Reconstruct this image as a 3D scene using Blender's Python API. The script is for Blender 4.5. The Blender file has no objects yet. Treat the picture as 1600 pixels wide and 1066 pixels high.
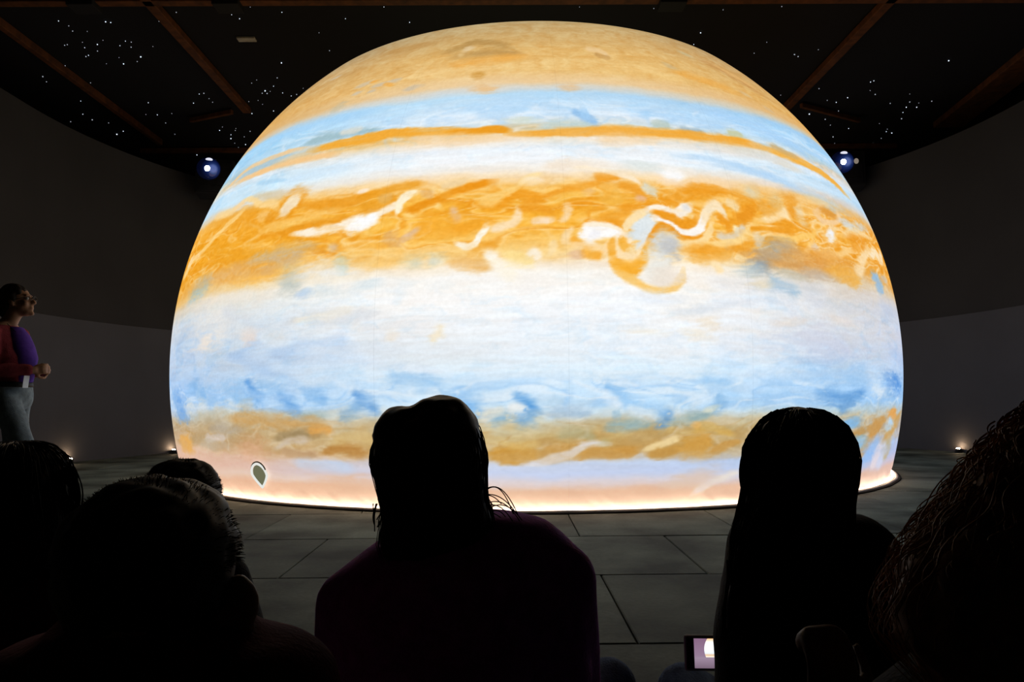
import bpy, bmesh, math, random
import numpy as np
from mathutils import Vector, Matrix, Euler

# ------------------------------------------------------------------ camera, world, exposure
scene = bpy.context.scene
COL = scene.collection
cam_data = bpy.data.cameras.new('camera')
cam_data.sensor_width = 36.0
cam_data.lens = 26.80
cam_data.clip_start = 0.05
cam = bpy.data.objects.new('camera', cam_data)
COL.objects.link(cam)
PITCH, YAW, ROLL, EYE = 0.0767, 0.00868, -0.0084, 0.885
_F = Vector((math.sin(YAW)*math.cos(PITCH), math.cos(YAW)*math.cos(PITCH), math.sin(PITCH)))
_R = Vector((math.cos(YAW), -math.sin(YAW), 0.0)); _U = _R.cross(_F)
_r = _R*math.cos(ROLL)+_U*math.sin(ROLL); _u = -_R*math.sin(ROLL)+_U*math.cos(ROLL)
cam.matrix_world = Matrix(((_r.x, _u.x, -_F.x, 0), (_r.y, _u.y, -_F.y, 0), (_r.z, _u.z, -_F.z, EYE), (0, 0, 0, 1)))
scene.camera = cam

world = bpy.data.worlds.new('dark_hall')
scene.world = world
world.use_nodes = True
world.node_tree.nodes['Background'].inputs['Color'].default_value = (0, 0, 0, 1)
world.node_tree.nodes['Background'].inputs['Strength'].default_value = 0.0

scene.view_settings.view_transform = 'Standard'
scene.view_settings.look = 'None'
scene.view_settings.gamma = 1.0
scene.view_settings.use_curve_mapping = False
scene.view_settings.exposure = 0.0

SCREEN_GAIN = 1.0        # brightness of the glowing ball
STRIP_GAIN = 4.8          # warm light strip around its foot
UPLIGHT_GAIN = 170.0       # small lamps at the foot of the wall
rnd = random.Random(7)

# ------------------------------------------------------------------ materials


def new_mat(name):
    m = bpy.data.materials.new(name); m.use_nodes = True
    nt = m.node_tree; nt.nodes.clear()
    return m, nt, nt.nodes.new('ShaderNodeOutputMaterial')


def mat(name, color, rough=.8, var=.25, scale=8.0, bump=0.0, bscale=60.0, metal=0.0, spec=.3, sheen=0.0, sheen_tint=None, rand=0.0):
    m, nt, out = new_mat(name)
    b = nt.nodes.new('ShaderNodeBsdfPrincipled')
    tc = nt.nodes.new('ShaderNodeTexCoord'); nz = nt.nodes.new('ShaderNodeTexNoise')
    nz.inputs['Scale'].default_value = scale; nz.inputs['Detail'].default_value = 5
    nt.links.new(tc.outputs['Object'], nz.inputs['Vector'])
    rp = nt.nodes.new('ShaderNodeValToRGB')
    rp.color_ramp.elements[0].position = .3; rp.color_ramp.elements[1].position = .7
    rp.color_ramp.elements[0].color = tuple(c*(1-var) for c in color)+(1,)
    rp.color_ramp.elements[1].color = tuple(min(1, c*(1+var)) for c in color)+(1,)
    nt.links.new(nz.outputs['Fac'], rp.inputs['Fac'])
    src = rp.outputs['Color']
    if rand:
        oi = nt.nodes.new('ShaderNodeObjectInfo'); mr = nt.nodes.new('ShaderNodeMapRange')
        mr.inputs['To Min'].default_value = 1-rand; mr.inputs['To Max'].default_value = 1+rand
        nt.links.new(oi.outputs['Random'], mr.inputs['Value'])
        mx = nt.nodes.new('ShaderNodeVectorMath'); mx.operation = 'SCALE'
        nt.links.new(src, mx.inputs[0]); nt.links.new(mr.outputs['Result'], mx.inputs['Scale']); src = mx.outputs['Vector']
    nt.links.new(src, b.inputs['Base Color'])
    b.inputs['Roughness'].default_value = rough; b.inputs['Metallic'].default_value = metal
    b.inputs['Specular IOR Level'].default_value = spec
    if sheen:
        b.inputs['Sheen Weight'].default_value = sheen; b.inputs['Sheen Roughness'].default_value = .4
        b.inputs['Sheen Tint'].default_value = (sheen_tint or color)+(1,)
    if bump:
        n2 = nt.nodes.new('ShaderNodeTexNoise'); n2.inputs['Scale'].default_value = bscale; n2.inputs['Detail'].default_value = 4
        bp = nt.nodes.new('ShaderNodeBump'); bp.inputs['Strength'].default_value = bump; bp.inputs['Distance'].default_value = .01
        nt.links.new(tc.outputs['Object'], n2.inputs['Vector']); nt.links.new(n2.outputs['Fac'], bp.inputs['Height'])
        nt.links.new(bp.outputs['Normal'], b.inputs['Normal'])
    nt.links.new(b.outputs['BSDF'], out.inputs['Surface'])
    return m


def emit(name, color, strength):
    m, nt, out = new_mat(name)
    e = nt.nodes.new('ShaderNodeEmission')
    e.inputs['Color'].default_value = tuple(color)+(1,); e.inputs['Strength'].default_value = strength
    nt.links.new(e.outputs['Emission'], out.inputs['Surface'])
    return m


def planet_mat():
    """White fabric screen that glows with the planet map stored per vertex."""
    m, nt, out = new_mat('glowing_screen_fabric')
    at = nt.nodes.new('ShaderNodeAttribute'); at.attribute_name = 'planet_map'
    tc = nt.nodes.new('ShaderNodeTexCoord'); nz = nt.nodes.new('ShaderNodeTexNoise')
    nz.inputs['Scale'].default_value = 38; nz.inputs['Detail'].default_value = 3
    nt.links.new(tc.outputs['Object'], nz.inputs['Vector'])
    mr = nt.nodes.new('ShaderNodeMapRange'); mr.inputs['To Min'].default_value = .93; mr.inputs['To Max'].default_value = 1.07
    nt.links.new(nz.outputs['Fac'], mr.inputs['Value'])
    mu = nt.nodes.new('ShaderNodeMath'); mu.operation = 'MULTIPLY'; mu.inputs[1].default_value = SCREEN_GAIN
    nt.links.new(mr.outputs['Result'], mu.inputs[0])
    e = nt.nodes.new('ShaderNodeEmission')
    nt.links.new(at.outputs['Color'], e.inputs['Color']); nt.links.new(mu.outputs['Value'], e.inputs['Strength'])
    d = nt.nodes.new('ShaderNodeBsdfDiffuse'); d.inputs['Color'].default_value = (.5, .48, .46, 1)
    a = nt.nodes.new('ShaderNodeAddShader')
    nt.links.new(e.outputs['Emission'], a.inputs[0]); nt.links.new(d.outputs['BSDF'], a.inputs[1])
    nt.links.new(a.outputs['Shader'], out.inputs['Surface'])
    m.cycles.emission_sampling = 'NONE'
    return m


def floor_mat():
    m, nt, out = new_mat('stained_stone_tile')
    b = nt.nodes.new('ShaderNodeBsdfPrincipled')
    tc = nt.nodes.new('ShaderNodeTexCoord'); geo = nt.nodes.new('ShaderNodeNewGeometry'); oi = nt.nodes.new('ShaderNodeObjectInfo')
    big = nt.nodes.new('ShaderNodeTexNoise'); big.inputs['Scale'].default_value = 1.6; big.inputs['Detail'].default_value = 6
    fine = nt.nodes.new('ShaderNodeTexNoise'); fine.inputs['Scale'].default_value = 45; fine.inputs['Detail'].default_value = 4
    nt.links.new(geo.outputs['Position'], big.inputs['Vector']); nt.links.new(geo.outputs['Position'], fine.inputs['Vector'])
    rp = nt.nodes.new('ShaderNodeValToRGB')
    el = rp.color_ramp.elements
    el[0].position = .34; el[0].color = (.046, .054, .041, 1)
    el[1].position = .62; el[1].color = (.205, .230, .178, 1)
    nt.links.new(big.outputs['Fac'], rp.inputs['Fac'])
    mr = nt.nodes.new('ShaderNodeMapRange'); mr.inputs['To Min'].default_value = .78; mr.inputs['To Max'].default_value = 1.22
    nt.links.new(oi.outputs['Random'], mr.inputs['Value'])
    m2 = nt.nodes.new('ShaderNodeMapRange'); m2.inputs['To Min'].default_value = .7; m2.inputs['To Max'].default_value = 1.3
    nt.links.new(fine.outputs['Fac'], m2.inputs['Value'])
    mu = nt.nodes.new('ShaderNodeMath'); mu.operation = 'MULTIPLY'
    nt.links.new(mr.outputs['Result'], mu.inputs[0]); nt.links.new(m2.outputs['Result'], mu.inputs[1])
    sc = nt.nodes.new('ShaderNodeVectorMath'); sc.operation = 'SCALE'
    nt.links.new(rp.outputs['Color'], sc.inputs[0]); nt.links.new(mu.outputs['Value'], sc.inputs['Scale'])
    nt.links.new(sc.outputs['Vector'], b.inputs['Base Color'])
    b.inputs['Roughness'].default_value = .75; b.inputs['Specular IOR Level'].default_value = .2
    bp = nt.nodes.new('ShaderNodeBump'); bp.inputs['Strength'].default_value = .25; bp.inputs['Distance'].default_value = .004
    nt.links.new(fine.outputs['Fac'], bp.inputs['Height']); nt.links.new(bp.outputs['Normal'], b.inputs['Normal'])
    nt.links.new(b.outputs['BSDF'], out.inputs['Surface'])
    return m


def lens_mat():
    """dark coated lens glass with the lamp's blue light scattered inside it"""
    m, nt, out = new_mat('dark_blue_lens_glass')
    b = nt.nodes.new('ShaderNodeBsdfPrincipled'); b.inputs['Base Color'].default_value = (.01, .015, .05, 1); b.inputs['Roughness'].default_value = .12
    lw = nt.nodes.new('ShaderNodeTexCoord'); ln = nt.nodes.new('ShaderNodeVectorMath'); ln.operation = 'DISTANCE'; ln.inputs[1].default_value = (.0, .285, .07)
    nt.links.new(lw.outputs['Object'], ln.inputs[0])
    rp = nt.nodes.new('ShaderNodeValToRGB'); e = rp.color_ramp.elements
    nt.links.new(ln.outputs['Value'], rp.inputs['Fac'])
    e[0].position = .05; e[0].color = (.20, .30, .80, 1); e[1].position = .21; e[1].color = (.001, .003, .02, 1)
    k = e.new(.095); k.color = (.020, .055, .26, 1); k = e.new(.15); k.color = (.004, .012, .09, 1)
    nt.links.new(rp.outputs['Color'], b.inputs['Emission Color']); b.inputs['Emission Strength'].default_value = .42  # halo round the lamp, put into the glass as a fading glow
    nt.links.new(b.outputs['BSDF'], out.inputs['Surface'])
    return m


M = {}
M['planet'] = planet_mat()
M['tile'] = floor_mat()
M['grout'] = mat('dark_grout', (.012, .012, .011), .9)
M['wall_low'] = mat('wall_grey_spill_lit', (.062, .063, .070), .9, var=.08, scale=1.2, bump=.1, bscale=40)  # lower wall, with projector light spill put into its colour
M['wall_up'] = mat('wall_grey_unlit', (.027, .026, .0255), .9, var=.1, scale=1.2, bump=.1, bscale=40)  # same wall above the spill's edge, coloured darker
M['black'] = mat('black_paint', (.006, .006, .007), .9, var=.2, scale=2)
M['ceiling'] = mat('black_ceiling', (.0028, .0025, .0040), .95, var=.2, scale=2)
M['beam'] = mat('brown_timber_beam', (.075, .024, .005), .8, var=.45, scale=9)
M['patch'] = mat('pale_ceiling_plate', (.30, .28, .24), .8)
M['star'] = emit('star_light_bulb', (.72, .85, 1.0), 1.7)
M['star_dim'] = emit('faint_star_light_bulb', (.80, .88, 1.0), .6)
M['strip'] = emit('warm_light_strip', (1.0, .76, .55), STRIP_GAIN)
M['rim_glow'] = emit('white_fabric_glow_added', (.92, .95, .90), .85)  # strip light falling on the vent rim, put in as emission
M['fabric'] = mat('white_screen_fabric', (.75, .72, .68), .8, var=.06, scale=5, bump=.2, bscale=20)
M['hem'] = mat('black_hem_tape', (.010, .009, .009), .8)
M['porthole'] = mat('olive_mesh_vent', (.19, .18, .11), .7, var=.2, scale=30, bump=.3, bscale=120)
M['vent_glow'] = emit('olive_mesh_glow_added', (.150, .155, .090), 1.0)  # emission added to brighten the vent mesh, no lamp behind it
M['uplight'] = emit('warm_uplight_lens', (1.0, .66, .38), UPLIGHT_GAIN)
M['metal_dark'] = mat('dark_metal', (.02, .02, .022), .45, metal=.6)
M['lens_core'] = emit('projector_lamp', (.80, .88, 1.0), 22.0)
M['glint_soft'] = emit('projector_top_glint', (.85, .86, 1.0), .9)  # reflection above the lens, put in as a glowing spot
M['glint_warm'] = emit('projector_side_glint', (.9, .75, .6), .25)  # reflected patch beside the lens, put in as weak emission
M['dome'] = lens_mat()
M['skin_dark'] = mat('brown_skin', (.42, .22, .125), .55, var=.1, scale=20)
M['skin'] = mat('warm_skin', (.40, .22, .14), .55, var=.1, scale=20)
M['skin_shaded'] = mat('brown_skin_shaded', (.13, .07, .05), .6, var=.1, scale=20)  # shade on the raised hand put into the skin colour
M['eye'] = mat('eye_white', (.6, .58, .55), .3, var=.05)
M['hair_black'] = mat('black_hair', (.010, .008, .008), .5, var=.4, scale=60, spec=.25)
M['hair_brown'] = mat('brown_hair', (.32, .135, .05), .55, var=.4, scale=60, spec=.25)
M['hair_dark'] = mat('dark_brown_hair', (.022, .014, .010), .55, var=.4, scale=60, spec=.25)
M['purple'] = mat('purple_knit', (.46, .095, .50), .95, var=.25, scale=40, bump=.5, bscale=160, sheen=.9, sheen_tint=(.6, .25, .7))
M['charcoal'] = mat('charcoal_cloth', (.016, .015, .017), .95, var=.25, scale=30, bump=.4, bscale=140)
M['maroon'] = mat('maroon_cloth', (.090, .016, .028), .95, var=.25, scale=30, bump=.4, bscale=140, sheen=.2, sheen_tint=(.7, .2, .25))
M['jeans'] = mat('blue_denim', (.075, .13, .26), .9, var=.3, scale=50, bump=.4, bscale=200)
M['jeans_pale'] = mat('pale_blue_denim', (.25, .32, .37), .9, var=.25, scale=30, bump=.4, bscale=200)
M['cardigan'] = mat('dark_red_cardigan', (.30, .045, .060), .95, var=.25, scale=30, bump=.4, bscale=140)
M['violet'] = mat('violet_top', (.12, .045, .42), .9, var=.2, scale=30)
M['shoe'] = mat('black_shoe', (.015, .014, .014), .6)
M['card'] = mat('white_badge_card', (.80, .88, .95), .4, var=.03)
M['glasses'] = mat('dark_glasses_frame', (.015, .015, .015), .3)
M['phone_case'] = mat('grey_phone_case', (.50, .46, .38), .4, var=.05)
M['phone_body'] = mat('black_phone_glass', (.008, .008, .009), .15, var=.05, spec=.6)

# ------------------------------------------------------------------ mesh helpers


def link(name, me, material=None, parent=None, **props):
    o = bpy.data.objects.new(name, me)
    COL.objects.link(o)
    if material is not None and me is not None and len(me.materials) == 0:
        me.materials.append(material)
    if parent is not None:
        o.parent = parent
        o.matrix_parent_inverse = parent.matrix_basis.inverted()
    for k, v in props.items():
        o[k] = v
    return o


def thing(name, label, cat, loc=(0, 0, 0), group=None):
    o = bpy.data.objects.new(name, None); COL.objects.link(o)
    o.location = loc; o.empty_display_size = .1
    o['label'] = label; o['category'] = cat
    if group: o['group'] = group
    return o


class Geo:
    def __init__(self): self.v = []; self.f = []

    def add(self, vs, fs):
        n = len(self.v); self.v.extend([tuple(p) for p in vs]); self.f.extend([tuple(i+n for i in f) for f in fs]); return self

    def ell(self, c, r, rot=None, seg=20, rings=12):
        c = Vector(c); r = (r, r, r) if isinstance(r, (int, float)) else r
        vs = []; fs = []
        for i in range(1, rings):
            t = math.pi*i/rings
            for j in range(seg):
                a = 2*math.pi*j/seg
                p = Vector((r[0]*math.sin(t)*math.cos(a), r[1]*math.sin(t)*math.sin(a), r[2]*math.cos(t)))
                vs.append(c+(rot @ p if rot else p))
        top = Vector((0, 0, r[2])); bot = Vector((0, 0, -r[2]))
        vs.append(c+(rot @ top if rot else top)); vs.append(c+(rot @ bot if rot else bot))
        T = len(vs)-2; B = len(vs)-1
        for j in range(seg):
            k = (j+1) % seg
            fs.append((T, j, k)); fs.append((B, (rings-2)*seg+k, (rings-2)*seg+j))
            for i in range(rings-2):
                fs.append((i*seg+j, (i+1)*seg+j, (i+1)*seg+k, i*seg+k))
        return self.add(vs, fs)

    def tube(self, pts, radii, seg=12, caps=True):
        """open polyline swept as one closed tube with rounded look left to the remesher"""
        pts = [Vector(p) for p in pts]
        if isinstance(radii, (int, float)): radii = [radii]*len(pts)
        vs = []; fs = []; prev = None
        for i, p in enumerate(pts):
            d = (pts[min(i+1, len(pts)-1)]-pts[max(i-1, 0)]).normalized()
            if prev is None:
                up = Vector((0, 0, 1)) if abs(d.z) < .9 else Vector((1, 0, 0))
                x = d.cross(up).normalized()
            else:
                x = (prev-d*prev.dot(d)); x = x.normalized() if x.length > 1e-6 else d.orthogonal().normalized()
            prev = x; y = d.cross(x)
            for j in range(seg):
                a = 2*math.pi*j/seg; vs.append(p+(x*math.cos(a)+y*math.sin(a))*radii[i])
        n = len(pts)
        for i in range(n-1):
            for j in range(seg):
                k = (j+1) % seg
                fs.append((i*seg+j, i*seg+k, (i+1)*seg+k, (i+1)*seg+j))
        if caps:
            fs.append(tuple(range(seg-1, -1, -1))); fs.append(tuple((n-1)*seg+j for j in range(seg)))
        return self.add(vs, fs)

    def chain(self, pts, radii, seg=14):
        if isinstance(radii, (int, float)): radii = [radii]*len(pts)
        self.tube(pts, radii, seg)
        for p, r in zip(pts, radii): self.ell(p, r, seg=seg, rings=8)
        return self

    def loft(self, rings, seg=36, expo=2.0):
        """horizontal sections (z, cx, cy, rx, ry), closed at both ends"""
        vs = []; fs = []
        for z, cx, cy, rx, ry in rings:
            for j in range(seg):
                a = 2*math.pi*j/seg; c, s = math.cos(a), math.sin(a)
                vs.append((cx+rx*math.copysign(abs(c)**(2/expo), c), cy+ry*math.copysign(abs(s)**(2/expo), s), z))
        n = len(rings)
        up = rings[-1][0] > rings[0][0]
        for i in range(n-1):
            for j in range(seg):
                k = (j+1) % seg
                f = (i*seg+j, i*seg+k, (i+1)*seg+k, (i+1)*seg+j)
                fs.append(f if up else f[::-1])
        a = tuple(range(seg)); b = tuple((n-1)*seg+j for j in range(seg))
        fs.append(a[::-1] if up else a); fs.append(b if up else b[::-1])
        return self.add(vs, fs)

    def box(self, c, s, rot=None, bevel=0.0):
        bm = bmesh.new(); bmesh.ops.create_cube(bm, size=1.0)
        for v in bm.verts: v.co = Vector((v.co.x*s[0], v.co.y*s[1], v.co.z*s[2]))
        if bevel: bmesh.ops.bevel(bm, geom=bm.edges[:], offset=bevel, segments=2, affect='EDGES', profile=.5)
        bm.verts.index_update()
        vs = [Vector(c)+(rot @ v.co if rot else v.co) for v in bm.verts]; fs = [[v.index for v in f.verts] for f in bm.faces]
        bm.free()
        return self.add(vs, fs)

    def mesh(self, name, smooth=True):
        me = bpy.data.meshes.new(name); me.from_pydata(self.v, [], self.f)
        if smooth: me.polygons.foreach_set('use_smooth', [True]*len(me.polygons))
        me.update()
        return me

    def build(self, name, material, parent=None, smooth=True, **props):
        return link(name, self.mesh(name, smooth), material, parent, **props)

    def fuse(self, name, material, parent=None, voxel=.01, smooth=6, noise=0.0, nscale=20.0, **props):
        """weld all the overlapping shapes into one continuous skin"""
        me = self.mesh(name+'_raw')
        tmp = bpy.data.objects.new(name+'_raw', me); COL.objects.link(tmp)
        r = tmp.modifiers.new('r', 'REMESH'); r.mode = 'VOXEL'; r.voxel_size = voxel; r.use_smooth_shade = True
        if smooth:
            s = tmp.modifiers.new('s', 'SMOOTH'); s.factor = .5; s.iterations = smooth
        dg = bpy.context.evaluated_depsgraph_get()
        new = bpy.data.meshes.new_from_object(tmp.evaluated_get(dg), preserve_all_data_layers=False, depsgraph=dg)
        bpy.data.objects.remove(tmp); bpy.data.meshes.remove(me)
        new.name = name; new.materials.clear()
        if noise:
            from mathutils import noise as mn
            for v in new.vertices:
                v.co += v.normal*noise*mn.noise(v.co*nscale)
        new.polygons.foreach_set('use_smooth', [True]*len(new.polygons)); new.update()
        return link(name, new, material, parent, **props)


def lin(c):
    return np.where(c <= .04045, c/12.92, ((c+.055)/1.055)**2.4)

# ------------------------------------------------------------------ the setting
BX, BY, BZ, BR = 0.356, 10.365, 1.2826, 4.4954        # ball centre and radius
T = 1.0847; ROW0 = 5.0032; COL0 = .4728               # tile size, one joint across, one joint along
WR = 7.0                                              # radius of the curved wall round the ball
SPILL_TOP, WTOP, CEIL = 2.16, 5.05, 6.15

floor = Geo().box((0.3, 6.6, -.11), (21.4, 24.0, .18)).build('floor', M['grout'], smooth=False, kind='structure')
tile_bm = Geo(); g = .0042; hs = T/2-g; b = .0045
tile_bm.add([(-hs, -hs, -.03), (hs, -hs, -.03), (hs, hs, -.03), (-hs, hs, -.03), (-hs, -hs, -b), (hs, -hs, -b), (hs, hs, -b), (-hs, hs, -b),
             (-hs+b, -hs+b, 0), (hs-b, -hs+b, 0), (hs-b, hs-b, 0), (-hs+b, hs-b, 0)],
            [(0, 1, 5, 4), (1, 2, 6, 5), (2, 3, 7, 6), (3, 0, 4, 7), (4, 5, 9, 8), (5, 6, 10, 9), (6, 7, 11, 10), (7, 4, 8, 11), (8, 9, 10, 11)])
tile_me = tile_bm.mesh('tile', smooth=False); tile_me.materials.append(M['tile'])
n_tiles = 0
for r in range(-6, 11):
    for k in range(-8, 9):
        x = COL0+T*(k+.5)+(T*.5 if r % 2 else 0); y = ROW0+T*(r+.5)
        if math.hypot(x-BX, y-BY) < 3.4: continue
        if y > BY and math.hypot(x-BX, y-BY) > WR+.75: continue
        if x < BX-WR-.5 or x > BX+WR+.5: continue
        o = link('tile', tile_me, None, floor); o.location = (x, y, rnd.uniform(-.0015, .0015)); n_tiles += 1

ceiling = Geo().box((0.3, 6.6, CEIL+.1), (21.4, 24.0, .2)).build('ceiling', M['ceiling'], smooth=False, kind='structure')
beam_specs = [((-6.87, 5.2, 6.07), (.10, 19.5, .12)), ((-4.58, 5.2, 6.07), (.14, 16.2, .10)), ((5.07, 5.2, 6.07), (.14, 16.2, .10)),
              ((0.3, 9.52, 6.07), (16.2, .14, .10)), ((-6.3, 15.45, 6.07), (2.4, .08, .10)), ((7.3, 15.4, 6.07), (1.7, .08, .10)),
              ((-5.32, 13.55, 6.07), (1.0, .07, .08)), ((6.0, 13.56, 6.07), (1.6, .07, .08))]
rots = [0, 0, 0, 0, 0, 0, -.42, .50]
for (c, s), a in zip(beam_specs, rots):
    bo = Geo().box((0, 0, 0), s, bevel=.012).build('beam', M['beam'], ceiling, smooth=False); bo.location = c; bo.rotation_euler = (0, 0, a)
    if s[0] > 10:
        for px_ in (-5.4, -3.55, 2.2):
            Geo().box((0, 0, 0), (.34, .26, .24), bevel=.01).build('bracket', M['black'], bo, smooth=False).location = (px_, c[1], c[2])
soffit = Geo().box((0, 0, 0), (.55, 3.6, .12), bevel=.02).build('beam', M['beam'], ceiling, smooth=False); soffit.location = (8.3, 12.4, 6.07); soffit.rotation_euler = (0, 0, -.12)
Geo().box((0, 0, 0), (.26, .12, .03), bevel=.006).build('plate', M['patch'], ceiling, smooth=False).location = (-3.72, 10.72, 6.13)

STARS = [
    (-6.12,10.18),(-6.06,10.32),(-6.09,10.47),(-5.89,10.48),(-5.43,10.23),(-5.49,10.21),(-6.45,10.9),(-6.4,10.88),(-6.14,10.81),(-6.2,10.98),(-5.96,10.88),(-5.81,10.75),
    (-6.07,11.09),(-6.34,11.27),(-6.28,11.23),(-6.84,11.59),(-7.42,11.98),(-7.48,12.18),(-6.16,11.52),(-5.65,10.92),(-5.5,10.78),(-5.51,10.97),(-5.43,10.81),
    (-5.86,11.31),(-5.9,11.53),(-5.52,11.29),(-5.65,11.45),(-5.18,10.95),(-6.79,12.23),(-7.37,12.99),(-7.67,13.6),(-7.65,13.88),(-8.1,13.97),(-7.43,14.04),(-7.59,14.66),
    (-7.38,14.49),(-7.07,14.45),(-6.9,14.05),(-6.54,13.63),(-6.24,13.08),(-6.34,13.65),(-6.05,13.59),(-6.37,14.06),(-6.46,14.67),(-5.46,13.11),(-5.2,12.71),(-5.11,12.68),
    (-5.11,12.91),(-5.11,13.07),(-4.73,11.31),(-4.59,12.17),(-4.63,13.03),(-4.63,13.14),(-4.47,13.05),(-4.6,13.61),(-5.51,14.47),(-5.39,14.29),(-5.21,14.48),
    (-5.16,14.37),(-5.38,14.72),(-5.46,14.94),(-5.48,15.21),(-5.16,14.84),(-4.94,14.53),(-5.29,15.3),(-5.5,15.49),(-5.46,15.56),(-4.16,12.27),(-4.41,9.96),(-3.69,10.03),
    (-3.62,10.14),(-3.37,9.83),(-3.55,9.66),(-4.75,10.2),(-7.58,15.78),(-6.54,15.94),(3.76,9.87),(4.48,11.31),(4.78,11.15),(6.06,13.01),(5.95,13.22),(5.75,13.13),
    (5.39,12.61),(6.31,12.7),(6.15,12.35),(6.18,12.3),(6.48,12.87),(6.17,13.63),(6.1,14.05),(5.69,13.78),(6.77,14.55),(6.33,14.36),(6.67,15.03),(6.88,15.44),(6.88,15.64),
    (7.69,15.45),(7.7,15.13),(7.25,14.29),(7.56,14.6),(7.61,14.74),(7.76,14.82),(6.95,13.28),(7.27,13.22),(7.08,12.86),(7.34,13.47),(7.53,13.47),(7.46,13.27),
    (7.65,13.19),(7.55,14.04),(7.41,13.72),(7.0,11.55),(4.83,12.88),(5.05,12.76),(4.56,11.38),(2.85,10.6),(2.84,10.96),(3.91,10.9),(3.84,11.26),(4.47,11.31),(-1.59,9.84),
    (-2.99,9.97),(-2.61,11.11),(1.03,9.86),(-0.81,9.78),(-1.3,10.26),(-2.17,10.15),(-2.63,10.55),(2.04,9.91),(2.99,9.95),(-3.84,12.4),(-4.04,12.59),(-4.12,12.69),
    (-4.04,12.7),(-3.96,12.61),(-3.77,12.68),(-3.66,12.81),(-3.55,12.75),(-4.29,13.0),(-4.27,13.18),(-4.17,13.49),(-3.45,11.52),(-3.68,12.07),(-4.04,12.15),(-3.37,12.49)]
star_me = []
for mname in ('star', 'star_dim'):
    s = Geo().ell((0, 0, 0), 1.0, seg=8, rings=6).mesh('star_light'); s.materials.append(M[mname]); star_me.append(s)
for i, (x, y) in enumerate(STARS):
    q = rnd.random(); big = (i*7919 % 5) < 2
    o = link('star_light', star_me[0 if big else 1], None, ceiling)
    o.location = (x, y, CEIL-.012); k = (.0050+.0045*q*q)*y/11.5*(1.0 if big else .85); o.scale = (k, k, k)


def wall_strip(path, z0, z1, thick, name, material, parent=None, **props):
    """vertical wall along a plan polyline, thickness to its right-hand side"""
    P = [Vector((p[0], p[1], 0)) for p in path]; n = len(P); vs = []; fs = []
    for i, p in enumerate(P):
        d = (P[min(i+1, n-1)]-P[max(i-1, 0)]).normalized(); nrm = Vector((-d.y, d.x, 0))
        for off, z in ((0, z0), (0, z1), (thick, z1), (thick, z0)):
            q = p+nrm*off; vs.append((q.x, q.y, z))
    for i in range(n-1):
        for j in range(4):
            k = (j+1) % 4; fs.append((i*4+j, i*4+k, (i+1)*4+k, (i+1)*4+j))
    fs.append((0, 3, 2, 1)); fs.append(tuple((n-1)*4+j for j in range(4)))
    g_ = Geo().add(vs, fs)
    return g_.build(name, material, parent, smooth=False, **props)


arc = [(BX+WR*math.cos(a), BY+WR*math.sin(a)) for a in np.linspace(0, math.pi, 97)]
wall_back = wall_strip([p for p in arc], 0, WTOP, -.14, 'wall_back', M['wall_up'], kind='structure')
arc2 = [(BX+(WR-.012)*math.cos(a), BY+(WR-.012)*math.sin(a)) for a in np.linspace(0, math.pi, 97)]
wall_strip(arc2, 0, SPILL_TOP, -.012, 'spill_lit_wall', M['wall_low'], wall_back)  # lighter strip drawn up to the edge of the projector light
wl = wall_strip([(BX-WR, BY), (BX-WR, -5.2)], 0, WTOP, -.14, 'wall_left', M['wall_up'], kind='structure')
wall_strip([(BX-WR+.012, BY), (BX-WR+.012, -5.2)], 0, SPILL_TOP, -.012, 'spill_lit_wall', M['wall_low'], wl)
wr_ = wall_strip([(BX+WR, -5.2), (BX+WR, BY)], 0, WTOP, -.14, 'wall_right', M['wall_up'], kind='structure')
wall_strip([(BX+WR-.012, -5.2), (BX+WR-.012, BY)], 0, SPILL_TOP, -.012, 'spill_lit_wall', M['wall_low'], wr_)
Geo().box((.3, -5.3, 3.1), (21.4, .2, 6.3)).build('wall_front', M['black'], smooth=False, kind='structure')
shell = Geo().box((.3, 18.6, 3.1), (21.4, .2, 6.3)).box((-10.4, 6.6, 3.1), (.2, 24, 6.3)).box((11.0, 6.6, 3.1), (.2, 24, 6.3))
shell.build('wall_outer', M['black'], smooth=False, kind='structure')

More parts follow.
